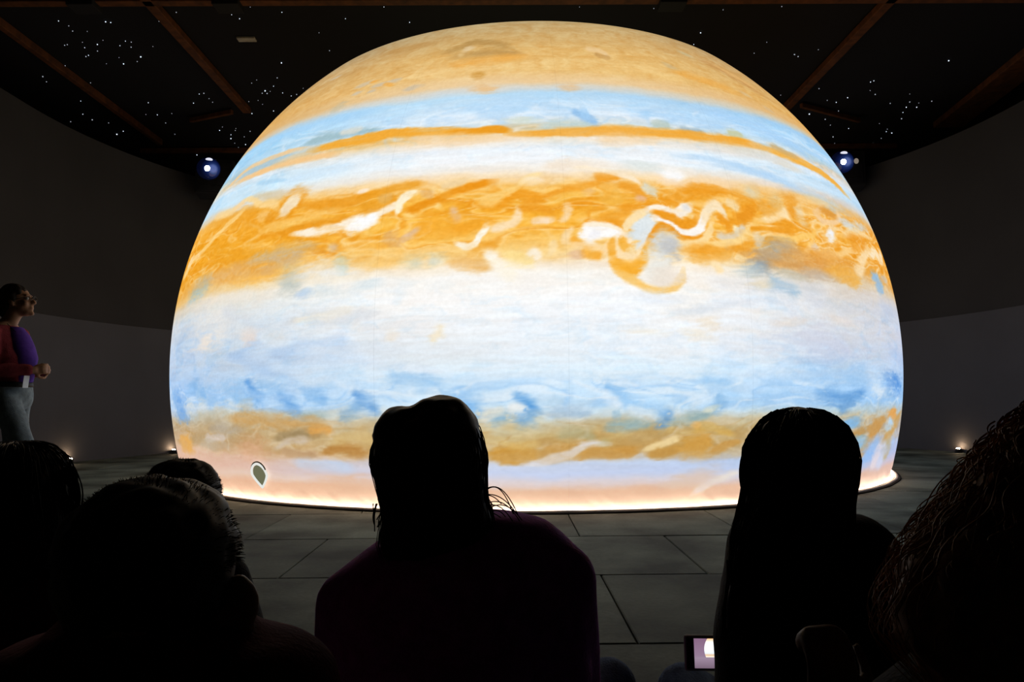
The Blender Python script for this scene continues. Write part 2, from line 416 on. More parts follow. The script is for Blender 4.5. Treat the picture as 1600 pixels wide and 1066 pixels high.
# ------------------------------------------------------------------ the glowing planet ball
CLOUDS = [
    (0,(172,132,72),0.55,0.8,9.4,5.8,[(-16.32,40.58,6.0),(-15.24,40.74,6.0),(-14.18,40.91,6.0),(-13.22,41.18,6.0),(-12.42,41.68,6.0),(-11.71,42.29,6.0),(-10.95,42.65,6.0),(-10.18,42.58,6.0),(-9.39,42.26,6.0),(-8.44,41.89,6.0),(-7.23,41.52,6.0),(-5.89,41.12,6.0),(-4.58,40.76,6.0)]),
    (0,(180,140,80),0.5,0.8,10.1,6.3,[(-14.57,39.06,8.0),(-13.24,39.15,8.0),(-11.93,39.27,8.0),(-10.51,39.36,8.0),(-8.84,39.43,8.0),(-7.06,39.49,8.0),(-5.51,39.46,8.0),(-4.36,39.25,8.0),(-3.44,38.93,8.0),(-2.53,38.62,8.0)]),
    (1,(228,205,165),0.7,0.7,9.5,6.0,(-11.77,40.92,9,4,0.26)),
    (1,(228,195,135),0.7,0.7,9.7,6.5,(-12.56,39.35,5,3,-0.0)),
    (0,(238,205,155),0.7,0.7,9.8,6.4,[(6.75,40.14,3.5),(7.7,40.03,3.5),(8.63,39.81,3.5),(9.47,39.29,3.5),(10.28,38.69,3.5)]),
    (0,(185,140,80),0.5,0.8,10.0,6.8,[(7.91,38.91,3),(10.58,37.94,3)]),
    (0,(188,142,80),0.45,0.9,7.9,6.5,[(-29.36,44.36,6.0),(-26.85,44.27,6.0),(-24.54,44.3,6.0),(-22.46,44.33,6.0),(-20.62,44.25,6.0),(-18.94,44.12,6.0),(-17.34,44.05,6.0)]),
    (1,(205,148,62),0.75,0.8,11.0,7.8,(-9.05,34.24,9,4.5,-0.0)),
    (1,(236,188,128),0.7,0.8,11.7,8.6,(3.43,31.57,14,5,-0.0)),
    (1,(236,190,130),0.7,0.8,11.6,8.6,(-8.04,31.55,18,6,-0.0)),
    (1,(206,192,168),0.75,0.7,8.5,8.7,(-27.72,36.0,13,4,0.14)),
    (1,(206,192,168),0.75,0.7,9.1,8.7,(-24.66,35.07,9,3,0.14)),
    (1,(206,192,168),0.75,0.7,9.4,8.5,(-22.64,35.25,13,3.5,0.14)),
    (1,(206,192,168),0.75,0.7,9.1,9.0,(-25.47,33.96,6,3,0.14)),
    (1,(206,192,168),0.75,0.7,10.3,8.7,(-18.39,33.19,13,4,0.14)),
    (1,(206,192,168),0.75,0.7,8.6,9.1,(-28.36,34.19,8,3,0.14)),
    (1,(206,192,168),0.75,0.7,6.2,8.7,(-38.25,40.99,8,3,0.14)),
    (1,(240,168,66),0.8,0.7,9.4,8.6,(-22.99,34.8,8,3,-0.31)),
    (1,(240,168,66),0.7,0.7,8.7,8.5,(-26.11,36.12,6,2.5,-0.0)),
    (1,(205,184,140),0.6,0.8,8.8,8.0,(20.49,37.87,10,4,-0.44)),
    (1,(200,184,140),0.6,0.8,7.2,7.8,(26.81,42.84,9,5,-0.35)),
    (1,(218,195,155),0.6,0.8,7.0,9.6,(33.59,35.26,8,4,-0.52)),
    (1,(215,190,150),0.6,0.8,6.5,10.1,(37.27,33.23,7,4,-0.52)),
    (1,(190,135,75),0.6,0.8,6.3,9.2,(35.77,39.6,36,10,-0.58)),
    (1,(228,182,115),0.8,0.6,6.1,9.1,(36.38,39.97,29,6,-0.58)),
    (0,(236,165,65),0.5,0.9,8.3,9.1,[(19.97,36.87,8.0),(21.43,36.62,8.0),(22.94,36.41,8.0),(24.45,36.19,8.0),(25.98,35.95,8.0),(27.52,35.69,8.0),(28.96,35.43,8.0),(30.16,35.13,8.0),(31.22,34.8,8.0),(32.33,34.5,8.0)]),
    (0,(238,170,75),0.5,0.9,10.4,6.8,[(-14.06,37.13,9.0),(-12.13,37.22,9.0),(-10.24,37.36,9.0),(-8.25,37.5,9.0),(-6.09,37.62,9.0),(-3.83,37.76,9.0),(-1.57,37.96,9.0)]),
    (0,(196,150,88),0.4,0.9,6.4,9.0,[(-55.54,39.54,6.0),(-48.88,38.65,6.0),(-45.69,39.11,6.0),(-42.9,39.61,6.0),(-40.03,39.89,6.0),(-37.33,40.12,6.0),(-35.08,40.45,6.0),(-33.28,40.84,6.0),(-31.69,41.24,6.0),(-30.19,41.69,6.0)]),
    (1,(200,190,160),0.7,0.8,8.5,9.7,(-30.51,32.27,9,6,0.35)),
    (0,(220,190,140),0.5,0.8,6.1,8.6,[(-42.6,40.9,4.0),(-40.88,41.44,4.0),(-39.37,42.09,4.0),(-38.13,42.63,4.0),(-36.8,42.94,4.0),(-35.68,43.07,4.0)]),
    (0,(148,193,235),0.7,0.8,12.6,10.2,[(3.05,27.63,9.0),(3.6,27.31,9.0),(4.18,26.94,9.0),(4.9,26.39,9.0),(5.57,25.91,9.0),(6.03,25.77,9.0),(6.42,25.75,9.0)]),
    (0,(165,208,245),0.6,0.9,12.5,10.0,[(4.19,27.05,12),(5.42,27.29,12)]),
    (0,(192,212,212),0.7,0.8,13.0,10.6,[(-0.98,24.97,5.0),(-0.38,25.13,6.1),(0.41,25.25,7.0),(1.27,25.27,7.3),(2.31,25.27,7.3),(3.32,25.27,7.0),(4.22,25.26,6.2),(5.09,25.25,5.1),(5.96,25.25,4.0)]),
    (1,(220,225,205),0.7,0.9,12.9,10.3,(-2.89,26.07,20,5,-0.0)),
    (0,(178,216,247),0.5,0.9,12.3,9.5,[(-10.59,28.15,8.0),(-9.51,28.25,8.0),(-8.42,28.36,8.0),(-7.35,28.51,8.0),(-6.28,28.74,8.0),(-5.21,29.01,8.0),(-4.13,29.17,8.0),(-3.04,29.14,8.0),(-1.96,29.0,8.0),(-0.88,28.87,8.0)]),
    (0,(178,216,247),0.5,0.9,12.5,9.8,[(-8.85,27.18,10.0),(-7.5,27.36,10.0),(-6.15,27.55,10.0),(-4.88,27.74,10.0),(-3.77,27.91,10.0),(-2.74,28.07,10.0),(-1.7,28.25,10.0)]),
    (0,(163,193,203),0.8,0.8,9.7,10.7,[(-34.3,26.38,8.0),(-33.19,26.52,9.1),(-32.12,26.67,10.2),(-31.01,26.77,11.0),(-29.82,26.79,11.3),(-28.61,26.76,11.3),(-27.47,26.74,11.0),(-26.49,26.76,10.2),(-25.56,26.78,9.1),(-24.52,26.78,8.0),(-23.29,26.76,7.0),(-21.97,26.73,6.0),(-20.69,26.72,5.0)]),
    (0,(226,222,208),0.8,0.8,10.0,10.5,[(-27.66,27.19,4),(-23.81,27.26,4)]),
    (0,(168,212,247),0.6,0.9,8.2,10.3,[(-45.16,30.17,10.0),(-42.82,30.19,10.7),(-40.77,30.3,11.5),(-38.45,30.32,12.0),(-35.8,30.23,12.1),(-33.07,30.11,12.1),(-30.29,30.02,12.0),(-27.39,29.94,12.0),(-24.46,29.9,12.0),(-21.72,29.96,12.0)]),
    (0,(168,198,213),0.8,0.8,6.4,11.1,[(-53.06,24.37,6.0),(-52.58,24.84,7.5),(-52.15,25.33,9.0),(-50.54,25.51,10.0),(-47.46,25.34,10.4),(-44.27,25.15,10.3),(-41.86,25.11,10.0),(-40.31,25.2,9.4),(-39.09,25.33,8.6),(-37.88,25.48,8.0),(-36.58,25.65,7.9),(-35.31,25.83,7.9),(-34.1,26.03,8.0)]),
    (0,(240,205,155),0.85,0.7,6.7,11.1,[(-53.51,24.07,4.0),(-51.05,24.6,4.0),(-49.08,25.24,4.0),(-47.31,25.73,4.0),(-45.77,25.96,4.0),(-44.3,26.01,4.0),(-42.63,26.01,4.0),(-40.68,26.03,4.0),(-38.64,26.04,4.1),(-36.71,26.02,4.0),(-34.89,25.92,3.7),(-33.13,25.77,3.4),(-31.49,25.67,3.0)]),
    (0,(246,200,140),0.85,0.7,7.9,11.4,[(-49.31,23.56,4.0),(-48.22,23.8,4.6),(-46.24,23.94,5.0),(-43.69,23.96,5.0),(-40.86,24.02,5.0),(-38.2,24.07,5.0),(-35.67,24.04,5.3),(-33.22,23.99,5.7),(-31.11,23.94,6.0),(-29.37,23.87,6.1),(-27.84,23.79,6.0),(-26.38,23.72,6.0)]),
    (0,(184,200,190),0.85,0.8,11.7,10.7,[(13.34,25.75,5.0),(13.82,25.98,7.2),(14.38,26.15,9.0),(15.15,26.12,9.2),(16.0,26.03,9.0)]),
    (0,(163,183,195),0.85,0.8,11.0,10.9,[(17.01,25.86,6.0),(17.75,25.69,6.6),(18.54,25.57,7.0),(19.18,25.54,7.1),(19.88,25.54,7.0),(20.59,25.55,7.0)]),
    (0,(200,205,170),0.8,0.8,9.5,11.0,[(24.28,26.33,6.0),(24.81,26.28,7.7),(25.39,26.22,9.0),(26.11,26.11,9.2),(26.9,25.99,9.0)]),
    (0,(172,212,246),0.55,0.9,10.8,10.4,[(12.21,28.16,10.0),(13.29,28.0,10.0),(14.39,27.85,10.0),(15.6,27.7,10.0),(16.99,27.53,10.0),(18.51,27.37,10.0),(20.09,27.28,10.0),(21.73,27.3,10.0),(23.46,27.4,10.0),(25.28,27.53,10.0)]),
    (1,(160,207,245),0.6,0.9,11.7,10.2,(12.65,27.48,11,5,-0.0)),
    (0,(165,208,248),0.5,0.9,8.3,10.9,[(19.94,29.38,9.0),(22.58,29.15,10.1),(25.39,28.99,11.2),(28.2,28.74,12.0),(30.98,28.33,12.3),(33.74,27.81,12.3),(36.3,27.13,12.0),(38.31,26.19,11.5),(39.92,25.05,10.7),(41.72,23.97,10.0)]),
    (0,(243,172,58),0.95,0.6,11.2,10.9,[(-32.46,25.28,5.0),(-31.47,25.23,6.4),(-30.5,25.19,7.8),(-29.57,25.18,9.0),(-28.78,25.22,9.9),(-28.01,25.3,10.5),(-26.89,25.34,11.0),(-25.17,25.34,11.5),(-23.2,25.34,11.9),(-21.49,25.38,12.0),(-20.37,25.47,11.6),(-19.44,25.56,10.8),(-18.14,25.55,10.0),(-16.15,25.39,9.3),(-13.87,25.17,8.5),(-11.81,25.0,8.0),(-10.12,24.92,7.9),(-8.59,24.86,7.9),(-7.09,24.83,8.0)]),
    (0,(238,158,36),0.95,0.5,13.0,10.7,[(-11.78,24.81,4.0),(-10.7,24.77,4.6),(-9.64,24.75,5.3),(-8.63,24.74,6.0),(-7.67,24.78,7.2),(-6.76,24.84,8.5),(-5.93,24.86,9.0),(-5.24,24.79,8.2),(-4.63,24.69,6.6),(-4.02,24.58,5.0)]),
    (0,(243,170,58),0.95,0.55,12.2,11.1,[(-4.77,24.24,6.0),(-2.7,24.2,6.7),(-0.63,24.19,7.3),(1.27,24.22,8.0),(2.93,24.3,8.7),(4.44,24.4,9.4),(5.87,24.5,10.0),(7.14,24.55,10.4),(8.34,24.57,10.8),(9.81,24.61,11.0),(11.9,24.7,11.0),(14.33,24.83,11.0),(16.56,24.94,11.0),(18.24,24.94,11.3),(19.64,24.88,11.6),(21.09,24.85,12.0),(22.78,24.91,12.4),(24.56,25.01,12.9),(26.22,25.08,13.0),(27.61,25.05,12.6),(28.82,24.97,11.8),(30.08,24.9,11.0)]),
    (0,(243,178,72),0.9,0.6,6.6,11.5,[(29.48,24.89,8.0),(30.99,24.73,8.0),(32.58,24.6,7.9),(34.25,24.45,8.0),(36.05,24.27,8.3),(37.97,24.08,8.7),(39.83,23.86,9.0),(41.48,23.56,9.1),(42.98,23.2,9.1),(44.45,22.8,9.0),(45.84,22.34,8.7),(47.17,21.83,8.4),(48.7,21.36,8.0)]),
    (0,(205,170,110),0.7,0.8,7.6,11.3,[(31.18,25.71,5.0),(32.3,25.41,5.1),(33.47,25.13,5.1),(34.58,24.91,5.0),(35.98,24.77,4.1),(37.33,24.7,3.0)]),
    (0,(225,222,212),0.7,0.9,9.6,11.6,[(19.0,24.19,4.0),(20.08,24.08,5.1),(21.19,23.97,6.1),(22.63,23.84,7.0),(24.71,23.71,7.5),(27.26,23.59,7.8),(29.84,23.41,8.0),(32.15,23.08,8.1),(34.45,22.66,8.0),(36.98,22.3,8.0)]),
    (0,(246,212,165),0.6,0.9,12.7,11.3,[(5.69,22.94,12.0),(6.95,23.09,12.2),(8.23,23.26,12.4),(9.61,23.4,12.0),(11.15,23.5,10.4),(12.81,23.58,8.2),(14.52,23.69,6.0)]),
    (0,(246,214,168),0.7,0.9,12.9,11.0,[(-16.59,24.31,8.0),(-14.36,24.12,8.8),(-12.2,23.97,9.6),(-10.09,23.83,10.0),(-8.03,23.7,9.6),(-6.0,23.58,8.8),(-4.0,23.48,8.0)]),
    (0,(205,230,250),0.6,0.9,10.0,11.8,[(-35.2,21.2,8.0),(-32.82,21.22,8.0),(-30.61,21.29,8.0),(-28.54,21.36,8.0),(-26.56,21.41,8.0),(-24.66,21.46,8.0),(-22.85,21.53,8.0)]),
    (0,(160,205,238),0.5,0.8,7.7,11.6,[(-41.45,22.27,3.0),(-39.69,22.04,3.0),(-38.09,21.84,3.0),(-36.74,21.68,3.0),(-35.28,21.5,3.0),(-34.05,21.35,3.0)]),
    (0,(185,217,245),0.6,0.9,9.9,12.2,[(14.09,21.86,6.0),(15.67,21.81,6.7),(17.28,21.78,7.5),(19.11,21.66,8.0),(21.31,21.45,8.1),(23.8,21.18,8.0),(26.42,20.86,8.0),(29.15,20.48,8.3),(32.1,20.06,8.8),(35.16,19.59,9.0),(38.26,19.0,8.8),(41.6,18.36,8.4),(45.79,17.87,8.0)]),
    (0,(178,213,245),0.6,0.9,8.6,12.2,[(21.82,21.64,5.0),(23.91,21.28,5.0),(26.12,20.95,5.0),(28.4,20.53,5.0),(30.84,19.94,5.0),(33.43,19.28,5.0),(35.98,18.67,5.0),(38.31,18.14,5.0),(40.54,17.65,5.0),(43.1,17.22,5.0)]),
    (0,(246,232,214),0.8,0.9,13.9,12.2,[(-1.09,19.48,10.0),(0.33,19.59,10.9),(1.77,19.7,11.8),(3.21,19.81,12.0),(4.66,19.9,11.1),(6.12,19.99,9.6),(7.61,20.09,8.0)]),
    (0,(238,158,34),0.6,0.9,9.0,12.7,[(-52.55,18.63,16.0),(-46.26,17.79,19.7),(-41.88,17.37,23.4),(-38.24,16.91,26.0),(-34.91,16.28,27.1),(-31.93,15.55,27.1),(-29.44,14.81,26.0),(-27.48,14.01,23.4),(-25.83,13.14,19.7),(-24.28,12.32,16.0)]),
    (0,(240,165,40),0.8,0.8,8.2,12.9,[(-55.68,15.93,14.0),(-49.42,14.36,16.2),(-45.38,13.24,18.4),(-41.92,12.46,20.0),(-38.6,12.02,20.8),(-35.49,11.81,21.0),(-32.74,11.7,20.0),(-30.3,11.66,17.4),(-28.04,11.68,13.7),(-25.92,11.73,10.0)]),
    (0,(214,196,158),0.7,0.9,7.9,12.0,[(-41.55,20.15,5.0),(-39.9,19.96,6.2),(-38.38,19.79,7.4),(-36.95,19.64,8.0),(-35.6,19.49,7.4),(-34.32,19.35,6.2),(-33.09,19.23,5.0)]),
    (1,(236,152,28),0.85,0.7,9.3,12.4,(-32.19,17.8,26,15,0.96)),
    (1,(248,228,192),0.98,0.45,9.2,12.4,(-32.24,17.81,19,9.5,0.96)),
    (1,(235,210,180),0.5,0.8,9.2,12.4,(-32.54,17.27,7,5,0.96)),
    (1,(250,216,165),0.95,0.6,6.2,11.7,(-43.6,19.55,8,5,0.7)),
    (0,(252,216,150),0.85,0.7,5.3,11.6,[(-52.17,19.5,5.0),(-49.91,19.28,6.2),(-48.09,19.15,7.0),(-46.67,19.03,6.7),(-45.54,19.01,6.0),(-44.77,19.25,5.5),(-44.13,19.56,5.0)]),
    (0,(255,216,140),0.85,0.7,5.1,11.9,[(-60.27,13.06,5.0),(-57.85,13.37,4.6),(-56.1,13.78,4.3),(-54.27,14.23,4.0),(-52.1,14.76,3.8),(-50.02,15.37,3.6),(-48.38,15.93,3.5),(-47.25,16.37,3.5),(-46.34,16.74,3.5),(-45.42,17.1,3.5),(-44.36,17.47,3.4),(-43.3,17.83,3.1),(-42.49,18.17,3.0),(-41.86,18.62,3.0),(-41.45,19.05,3.0)]),
    (0,(255,222,165),0.8,0.7,3.2,11.5,[(-60.01,13.58,5.0),(-57.82,13.87,6.8),(-55.98,14.14,8.0),(-53.95,14.2,7.3),(-52.13,14.24,6.0)]),
    (0,(255,220,150),0.7,0.7,2.3,11.2,[(-61.0,11.69,4),(-57.76,13.23,4)]),
    (0,(254,218,150),0.9,0.7,7.7,12.0,[(-43.23,20.21,4.0),(-42.38,20.16,4.0),(-41.48,20.05,4.0),(-40.35,19.74,4.0),(-39.25,19.35,4.0),(-38.31,18.83,3.9),(-37.51,18.42,4.0),(-36.95,18.47,4.4),(-36.42,18.58,5.0),(-35.7,18.48,5.7),(-35.03,18.26,6.0),(-34.6,17.92,5.2),(-34.24,17.54,4.0)]),
    (0,(252,210,140),0.6,0.8,8.0,12.3,[(-38.02,16.45,8.0),(-37.36,16.8,8.8),(-36.75,17.09,9.0),(-36.24,17.18,7.3),(-35.78,17.19,5.0)]),
    (1,(232,150,30),0.8,0.7,8.5,12.4,(-35.29,16.61,6,7,-0.0)),
    (0,(253,205,115),0.6,0.8,10.2,12.8,[(-35.7,15.51,4.0),(-34.37,15.5,4.7),(-33.1,15.5,5.5),(-31.71,15.51,6.0),(-30.06,15.54,6.2),(-28.33,15.58,6.1),(-26.78,15.66,6.0),(-25.51,15.77,5.7),(-24.38,15.9,5.4),(-23.28,16.03,5.0)]),
    (0,(253,205,110),0.6,0.8,10.4,13.0,[(-36.01,14.74,4.0),(-34.01,14.8,4.3),(-32.15,14.89,4.7),(-30.49,14.94,5.0),(-29.03,14.91,5.3),(-27.72,14.83,5.6),(-26.56,14.77,6.0),(-25.58,14.76,6.6),(-24.72,14.77,7.3),(-23.88,14.78,8.0)]),
    (0,(236,155,35),0.7,0.8,11.5,12.8,[(-30.15,17.16,9.0),(-28.37,16.95,10.2),(-26.69,16.77,11.4),(-25.19,16.66,12.0),(-23.93,16.64,11.7),(-22.82,16.7,10.9),(-21.74,16.81,10.0),(-20.66,17.0,9.3),(-19.62,17.25,8.7),(-18.59,17.5,8.0)]),
    (0,(236,155,35),0.7,0.8,11.4,13.1,[(-32.44,14.4,8.0),(-30.29,14.39,8.1),(-28.27,14.4,8.1),(-26.49,14.45,8.0),(-24.93,14.52,7.4),(-23.54,14.61,6.7),(-22.35,14.77,6.0),(-21.41,15.03,5.6),(-20.64,15.35,5.3),(-19.88,15.67,5.0)]),
    (0,(254,240,218),0.88,0.7,11.6,13.3,[(-30.63,13.62,3.0),(-29.97,13.65,3.9),(-29.14,13.68,5.0),(-28.29,13.69,6.0),(-27.31,13.7,7.0),(-26.33,13.74,8.0),(-25.32,13.81,8.6),(-24.32,13.89,9.1),(-23.47,13.97,10.0),(-22.62,14.0,13.2),(-21.89,14.03,16.0),(-21.27,14.1,16.1),(-20.62,14.18,15.4),(-20.06,14.31,14.0),(-19.47,14.62,10.4),(-18.97,14.97,6.0)]),
    (1,(255,253,252),0.95,0.6,12.4,13.4,(-21.21,13.89,17,10,0.44)),
    (1,(255,255,255),0.9,0.7,12.6,13.3,(-20.01,14.46,13,9,0.7)),
    (0,(254,238,212),0.85,0.6,12.9,13.2,[(-19.34,14.78,8.0),(-18.8,15.02,8.0),(-18.24,15.28,8.0),(-17.6,15.6,8.0),(-16.94,15.93,8.0)]),
    (0,(255,208,110),0.7,0.7,12.8,13.6,[(-20.95,12.23,5.0),(-20.43,12.47,5.4),(-19.91,12.71,5.8),(-19.47,12.99,6.0),(-19.04,13.49,5.6),(-18.68,14.04,5.0)]),
    (0,(255,242,210),0.95,0.6,13.2,13.1,[(-17.21,14.51,4.0),(-17.03,14.91,5.6),(-16.85,15.31,7.0),(-16.7,15.77,7.6),(-16.51,16.21,8.0),(-16.25,16.6,8.6),(-15.84,16.93,9.0),(-15.16,17.12,9.1),(-14.37,17.27,9.0)]),
    (0,(252,200,95),0.7,0.8,13.0,13.5,[(-17.67,13.95,6.0),(-18.03,13.62,6.1),(-18.3,13.48,6.0),(-18.26,13.9,5.1),(-18.13,14.51,4.0)]),
    (0,(238,158,34),0.8,0.7,12.8,12.7,[(-21.74,16.81,8.0),(-20.77,17.12,8.0),(-19.82,17.43,8.0),(-18.86,17.69,8.0),(-17.86,17.88,8.0),(-16.86,18.02,8.1),(-15.93,18.12,8.0),(-15.12,18.17,7.7),(-14.38,18.16,7.4),(-13.65,18.17,7.0)]),
    (0,(236,158,38),0.8,0.7,12.6,13.0,[(-21.5,15.6,9.0),(-20.58,15.79,9.5),(-19.66,15.98,10.0),(-18.85,16.19,10.0),(-18.19,16.41,9.3),(-17.63,16.65,8.1),(-17.07,16.88,7.0)]),
    (1,(254,232,205),0.9,0.7,11.9,12.6,(-21.37,17.89,9,4,0.26)),
    (0,(225,185,120),0.5,0.9,12.7,12.9,[(-19.24,16.62,6),(-17.54,16.92,6)]),
    (0,(252,196,88),0.7,0.7,13.5,13.1,[(-15.36,16.73,6.0),(-14.43,16.34,7.2),(-13.78,15.99,8.0),(-13.92,15.69,7.2),(-14.31,15.41,6.0)]),
    (0,(255,214,130),0.85,0.7,13.7,13.4,[(-16.43,14.37,5.0),(-15.88,14.44,5.4),(-15.33,14.51,5.7),(-14.82,14.62,6.0),(-14.17,14.96,6.1),(-13.56,15.28,6.0),(-12.89,15.44,6.0),(-12.27,15.42,6.0),(-11.78,15.11,6.0),(-11.35,14.69,6.0)]),
    (0,(238,150,26),0.85,0.7,14.0,13.1,[(-16.49,14.9,4.0),(-15.83,14.95,5.6),(-15.16,15.03,7.0),(-14.45,15.21,7.6),(-13.73,15.45,8.0),(-13.03,15.7,8.6),(-12.32,15.96,9.0),(-11.81,16.1,9.1),(-11.29,16.24,9.0),(-10.77,16.39,9.0),(-10.23,16.56,9.0),(-9.69,16.74,9.0),(-9.16,16.92,9.0),(-8.67,17.08,9.0),(-8.19,17.24,8.9),(-7.62,17.38,9.0),(-6.91,17.49,9.3),(-6.11,17.58,9.6),(-5.31,17.67,10.0)]),
    (0,(230,190,135),0.6,0.9,13.6,12.9,[(-14.28,17.11,6),(-12.38,16.65,8)]),
    (0,(240,210,160),0.6,0.9,13.9,12.8,[(-11.7,17.23,5.0),(-11.1,17.44,5.4),(-10.5,17.65,5.9),(-9.94,17.82,6.0),(-9.2,17.93,5.2),(-8.51,17.98,4.0)]),
    (1,(232,196,165),0.8,0.8,14.3,13.6,(-10.32,14.11,6,9,-0.52)),
    (0,(228,192,158),0.75,0.8,13.8,13.9,[(-16.12,11.43,4.0),(-15.64,11.82,5.2),(-15.17,12.22,6.0),(-14.69,12.63,5.7),(-14.22,13.03,5.0)]),
    (0,(222,172,110),0.6,0.9,13.5,13.9,[(-18.05,12.72,9.0),(-17.45,12.21,10.9),(-16.89,11.77,12.0),(-16.37,11.49,10.4),(-15.88,11.27,8.0)]),
    (0,(255,250,236),0.98,0.55,14.8,14.2,[(-10.03,11.22,5.0),(-9.67,11.02,7.2),(-9.33,10.84,9.0),(-9.03,10.68,9.4),(-8.71,10.61,9.0),(-8.34,10.7,8.1),(-7.99,10.93,7.0),(-7.75,11.35,6.2),(-7.54,11.83,6.0),(-7.29,12.28,7.1),(-7.03,12.66,8.0),(-6.79,12.83,7.2),(-6.56,12.93,6.0)]),
    (0,(253,228,192),0.85,0.7,14.9,13.9,[(-6.75,12.44,6.0),(-6.09,12.52,6.7),(-5.42,12.61,7.3),(-4.88,12.74,8.0),(-4.36,13.02,9.2),(-4.01,13.36,10.0),(-3.71,13.75,9.9),(-3.48,14.14,9.0),(-3.26,14.45,7.2),(-3.07,14.72,5.0)]),
    (0,(252,224,192),0.85,0.7,15.0,13.9,[(-2.4,13.11,7.0),(-1.98,13.14,8.2),(-1.53,13.17,9.0),(-0.98,13.17,8.2),(-0.4,13.15,7.0)]),
    (0,(255,226,165),0.85,0.7,14.3,12.7,[(-2.66,16.98,4.0),(-2.46,17.47,4.6),(-2.24,17.9,5.0),(-1.92,18.18,5.1),(-1.53,18.36,5.0),(-1.06,18.46,5.0),(-0.55,18.51,5.0)]),
    (1,(255,242,220),0.8,0.8,14.4,12.8,(-1.26,17.65,12,6,-0.0)),
    (0,(243,158,34),0.85,0.7,14.6,13.3,[(-8.02,15.34,6.0),(-7.42,15.2,7.1),(-6.82,15.06,8.2),(-6.21,15.04,9.0),(-5.58,15.2,9.2),(-4.95,15.47,9.0),(-4.3,15.72,9.0),(-3.7,15.93,9.4),(-3.09,16.12,9.9),(-2.38,16.21,10.0),(-1.53,16.13,9.6),(-0.59,15.96,8.8),(0.35,15.8,8.0)]),
    (0,(255,216,135),0.7,0.7,14.5,13.2,[(-7.54,15.61,5.0),(-6.96,15.48,5.0),(-6.22,15.49,5.0),(-5.4,15.77,5.0),(-4.42,16.19,5.0),(-3.62,16.54,5.0),(-3.01,16.8,5.0),(-2.59,16.98,5.0)]),
    (0,(240,158,40),0.8,0.8,14.8,13.6,[(-3.21,14.29,5.0),(-2.53,14.53,7.2),(-1.85,14.7,9.0),(-1.14,14.63,9.4),(-0.5,14.46,9.0),(-0.07,14.29,7.7),(0.3,14.09,6.0)]),
    (0,(243,160,36),0.6,0.8,14.7,13.9,[(-10.65,12.53,8.0),(-9.71,12.69,8.1),(-8.78,12.84,8.1),(-7.92,12.98,8.0),(-7.19,13.09,7.5),(-6.54,13.18,6.7),(-5.89,13.27,6.0)]),
    (0,(245,168,46),0.6,0.9,14.3,13.9,[(-14.98,13.38,18.0),(-13.74,13.33,19.0),(-12.52,13.3,19.9),(-11.38,13.15,20.0),(-10.38,12.81,18.6),(-9.46,12.37,16.3),(-8.56,11.94,14.0)]),
    (0,(255,247,230),0.8,0.9,15.3,14.8,[(-7.03,10.27,8.0),(-6.63,9.95,9.8),(-6.23,9.63,11.6),(-5.82,9.28,13.0),(-5.4,8.88,13.7),(-4.96,8.45,14.0),(-4.51,8.03,14.0),(-4.04,7.62,13.6),(-3.56,7.21,12.8),(-3.09,6.81,12.0)]),
    (0,(255,228,150),0.6,0.9,15.4,14.7,[(-5.17,9.74,12.0),(-4.52,9.57,13.6),(-3.86,9.41,15.3),(-3.21,9.22,16.0),(-2.56,9.0,15.3),(-1.91,8.76,13.6),(-1.27,8.52,12.0)]),
    (0,(255,248,236),0.8,0.8,15.4,14.7,[(-2.17,9.2,8.0),(-1.83,9.56,8.0),(-1.51,9.74,8.0),(-1.22,9.35,8.0),(-0.94,8.78,8.0)]),
    (1,(213,216,195),0.65,0.9,14.2,14.5,(-14.28,9.14,18,10,-0.0)),
    (1,(208,218,208),0.65,0.9,14.5,14.6,(-12.06,9.3,14,8,-0.0)),
    (0,(236,178,92),0.6,0.9,15.1,14.8,[(-10.48,9.03,10.0),(-9.55,8.91,10.9),(-8.63,8.8,11.8),(-7.79,8.66,12.0),(-7.08,8.47,11.1),(-6.44,8.27,9.6),(-5.81,8.06,8.0)]),
    (0,(241,158,40),0.8,0.8,14.4,13.1,[(-0.13,15.65,5.0),(0.44,15.9,5.8),(1.02,16.15,6.6),(1.61,16.4,7.0),(2.18,16.65,6.9),(2.76,16.89,6.4),(3.38,17.1,6.0),(4.07,17.28,5.7),(4.8,17.45,5.3),(5.53,17.61,5.0)]),
    (0,(242,158,38),0.8,0.8,13.9,12.6,[(4.87,18.15,8.0),(5.49,18.25,8.8),(6.12,18.36,9.6),(6.69,18.43,10.0),(7.37,18.4,9.2),(7.98,18.32,8.0)]),
    (0,(240,160,46),0.7,0.8,13.8,13.0,[(7.31,17.5,8.0),(7.93,17.38,8.4),(8.54,17.25,8.8),(9.07,17.1,9.0),(9.65,16.79,8.6),(10.09,16.45,8.0),(10.43,16.12,7.9),(10.73,15.79,8.0)]),
    (0,(255,238,210),0.8,0.7,13.8,12.5,[(2.47,19.48,3.0),(3.03,19.5,3.0),(3.6,19.52,3.0),(4.26,19.5,3.0),(5.09,19.41,3.0),(6.01,19.26,2.9),(6.9,19.08,3.0),(7.78,18.85,3.3),(8.62,18.58,3.7),(9.3,18.29,4.0),(9.82,17.85,4.1),(10.14,17.38,4.0)]),
    (0,(226,220,196),0.85,0.8,13.4,13.0,[(10.23,17.55,5.0),(10.57,17.37,7.2),(10.92,17.19,9.0),(11.35,16.97,10.0),(11.76,16.76,10.0),(12.05,16.62,8.3),(12.31,16.49,6.0)]),
    (1,(252,251,250),0.95,0.7,12.7,12.5,(14.1,18.83,18,11,-0.17)),
    (1,(222,230,228),0.75,0.9,13.1,12.2,(10.83,20.01,24,7,-0.09)),
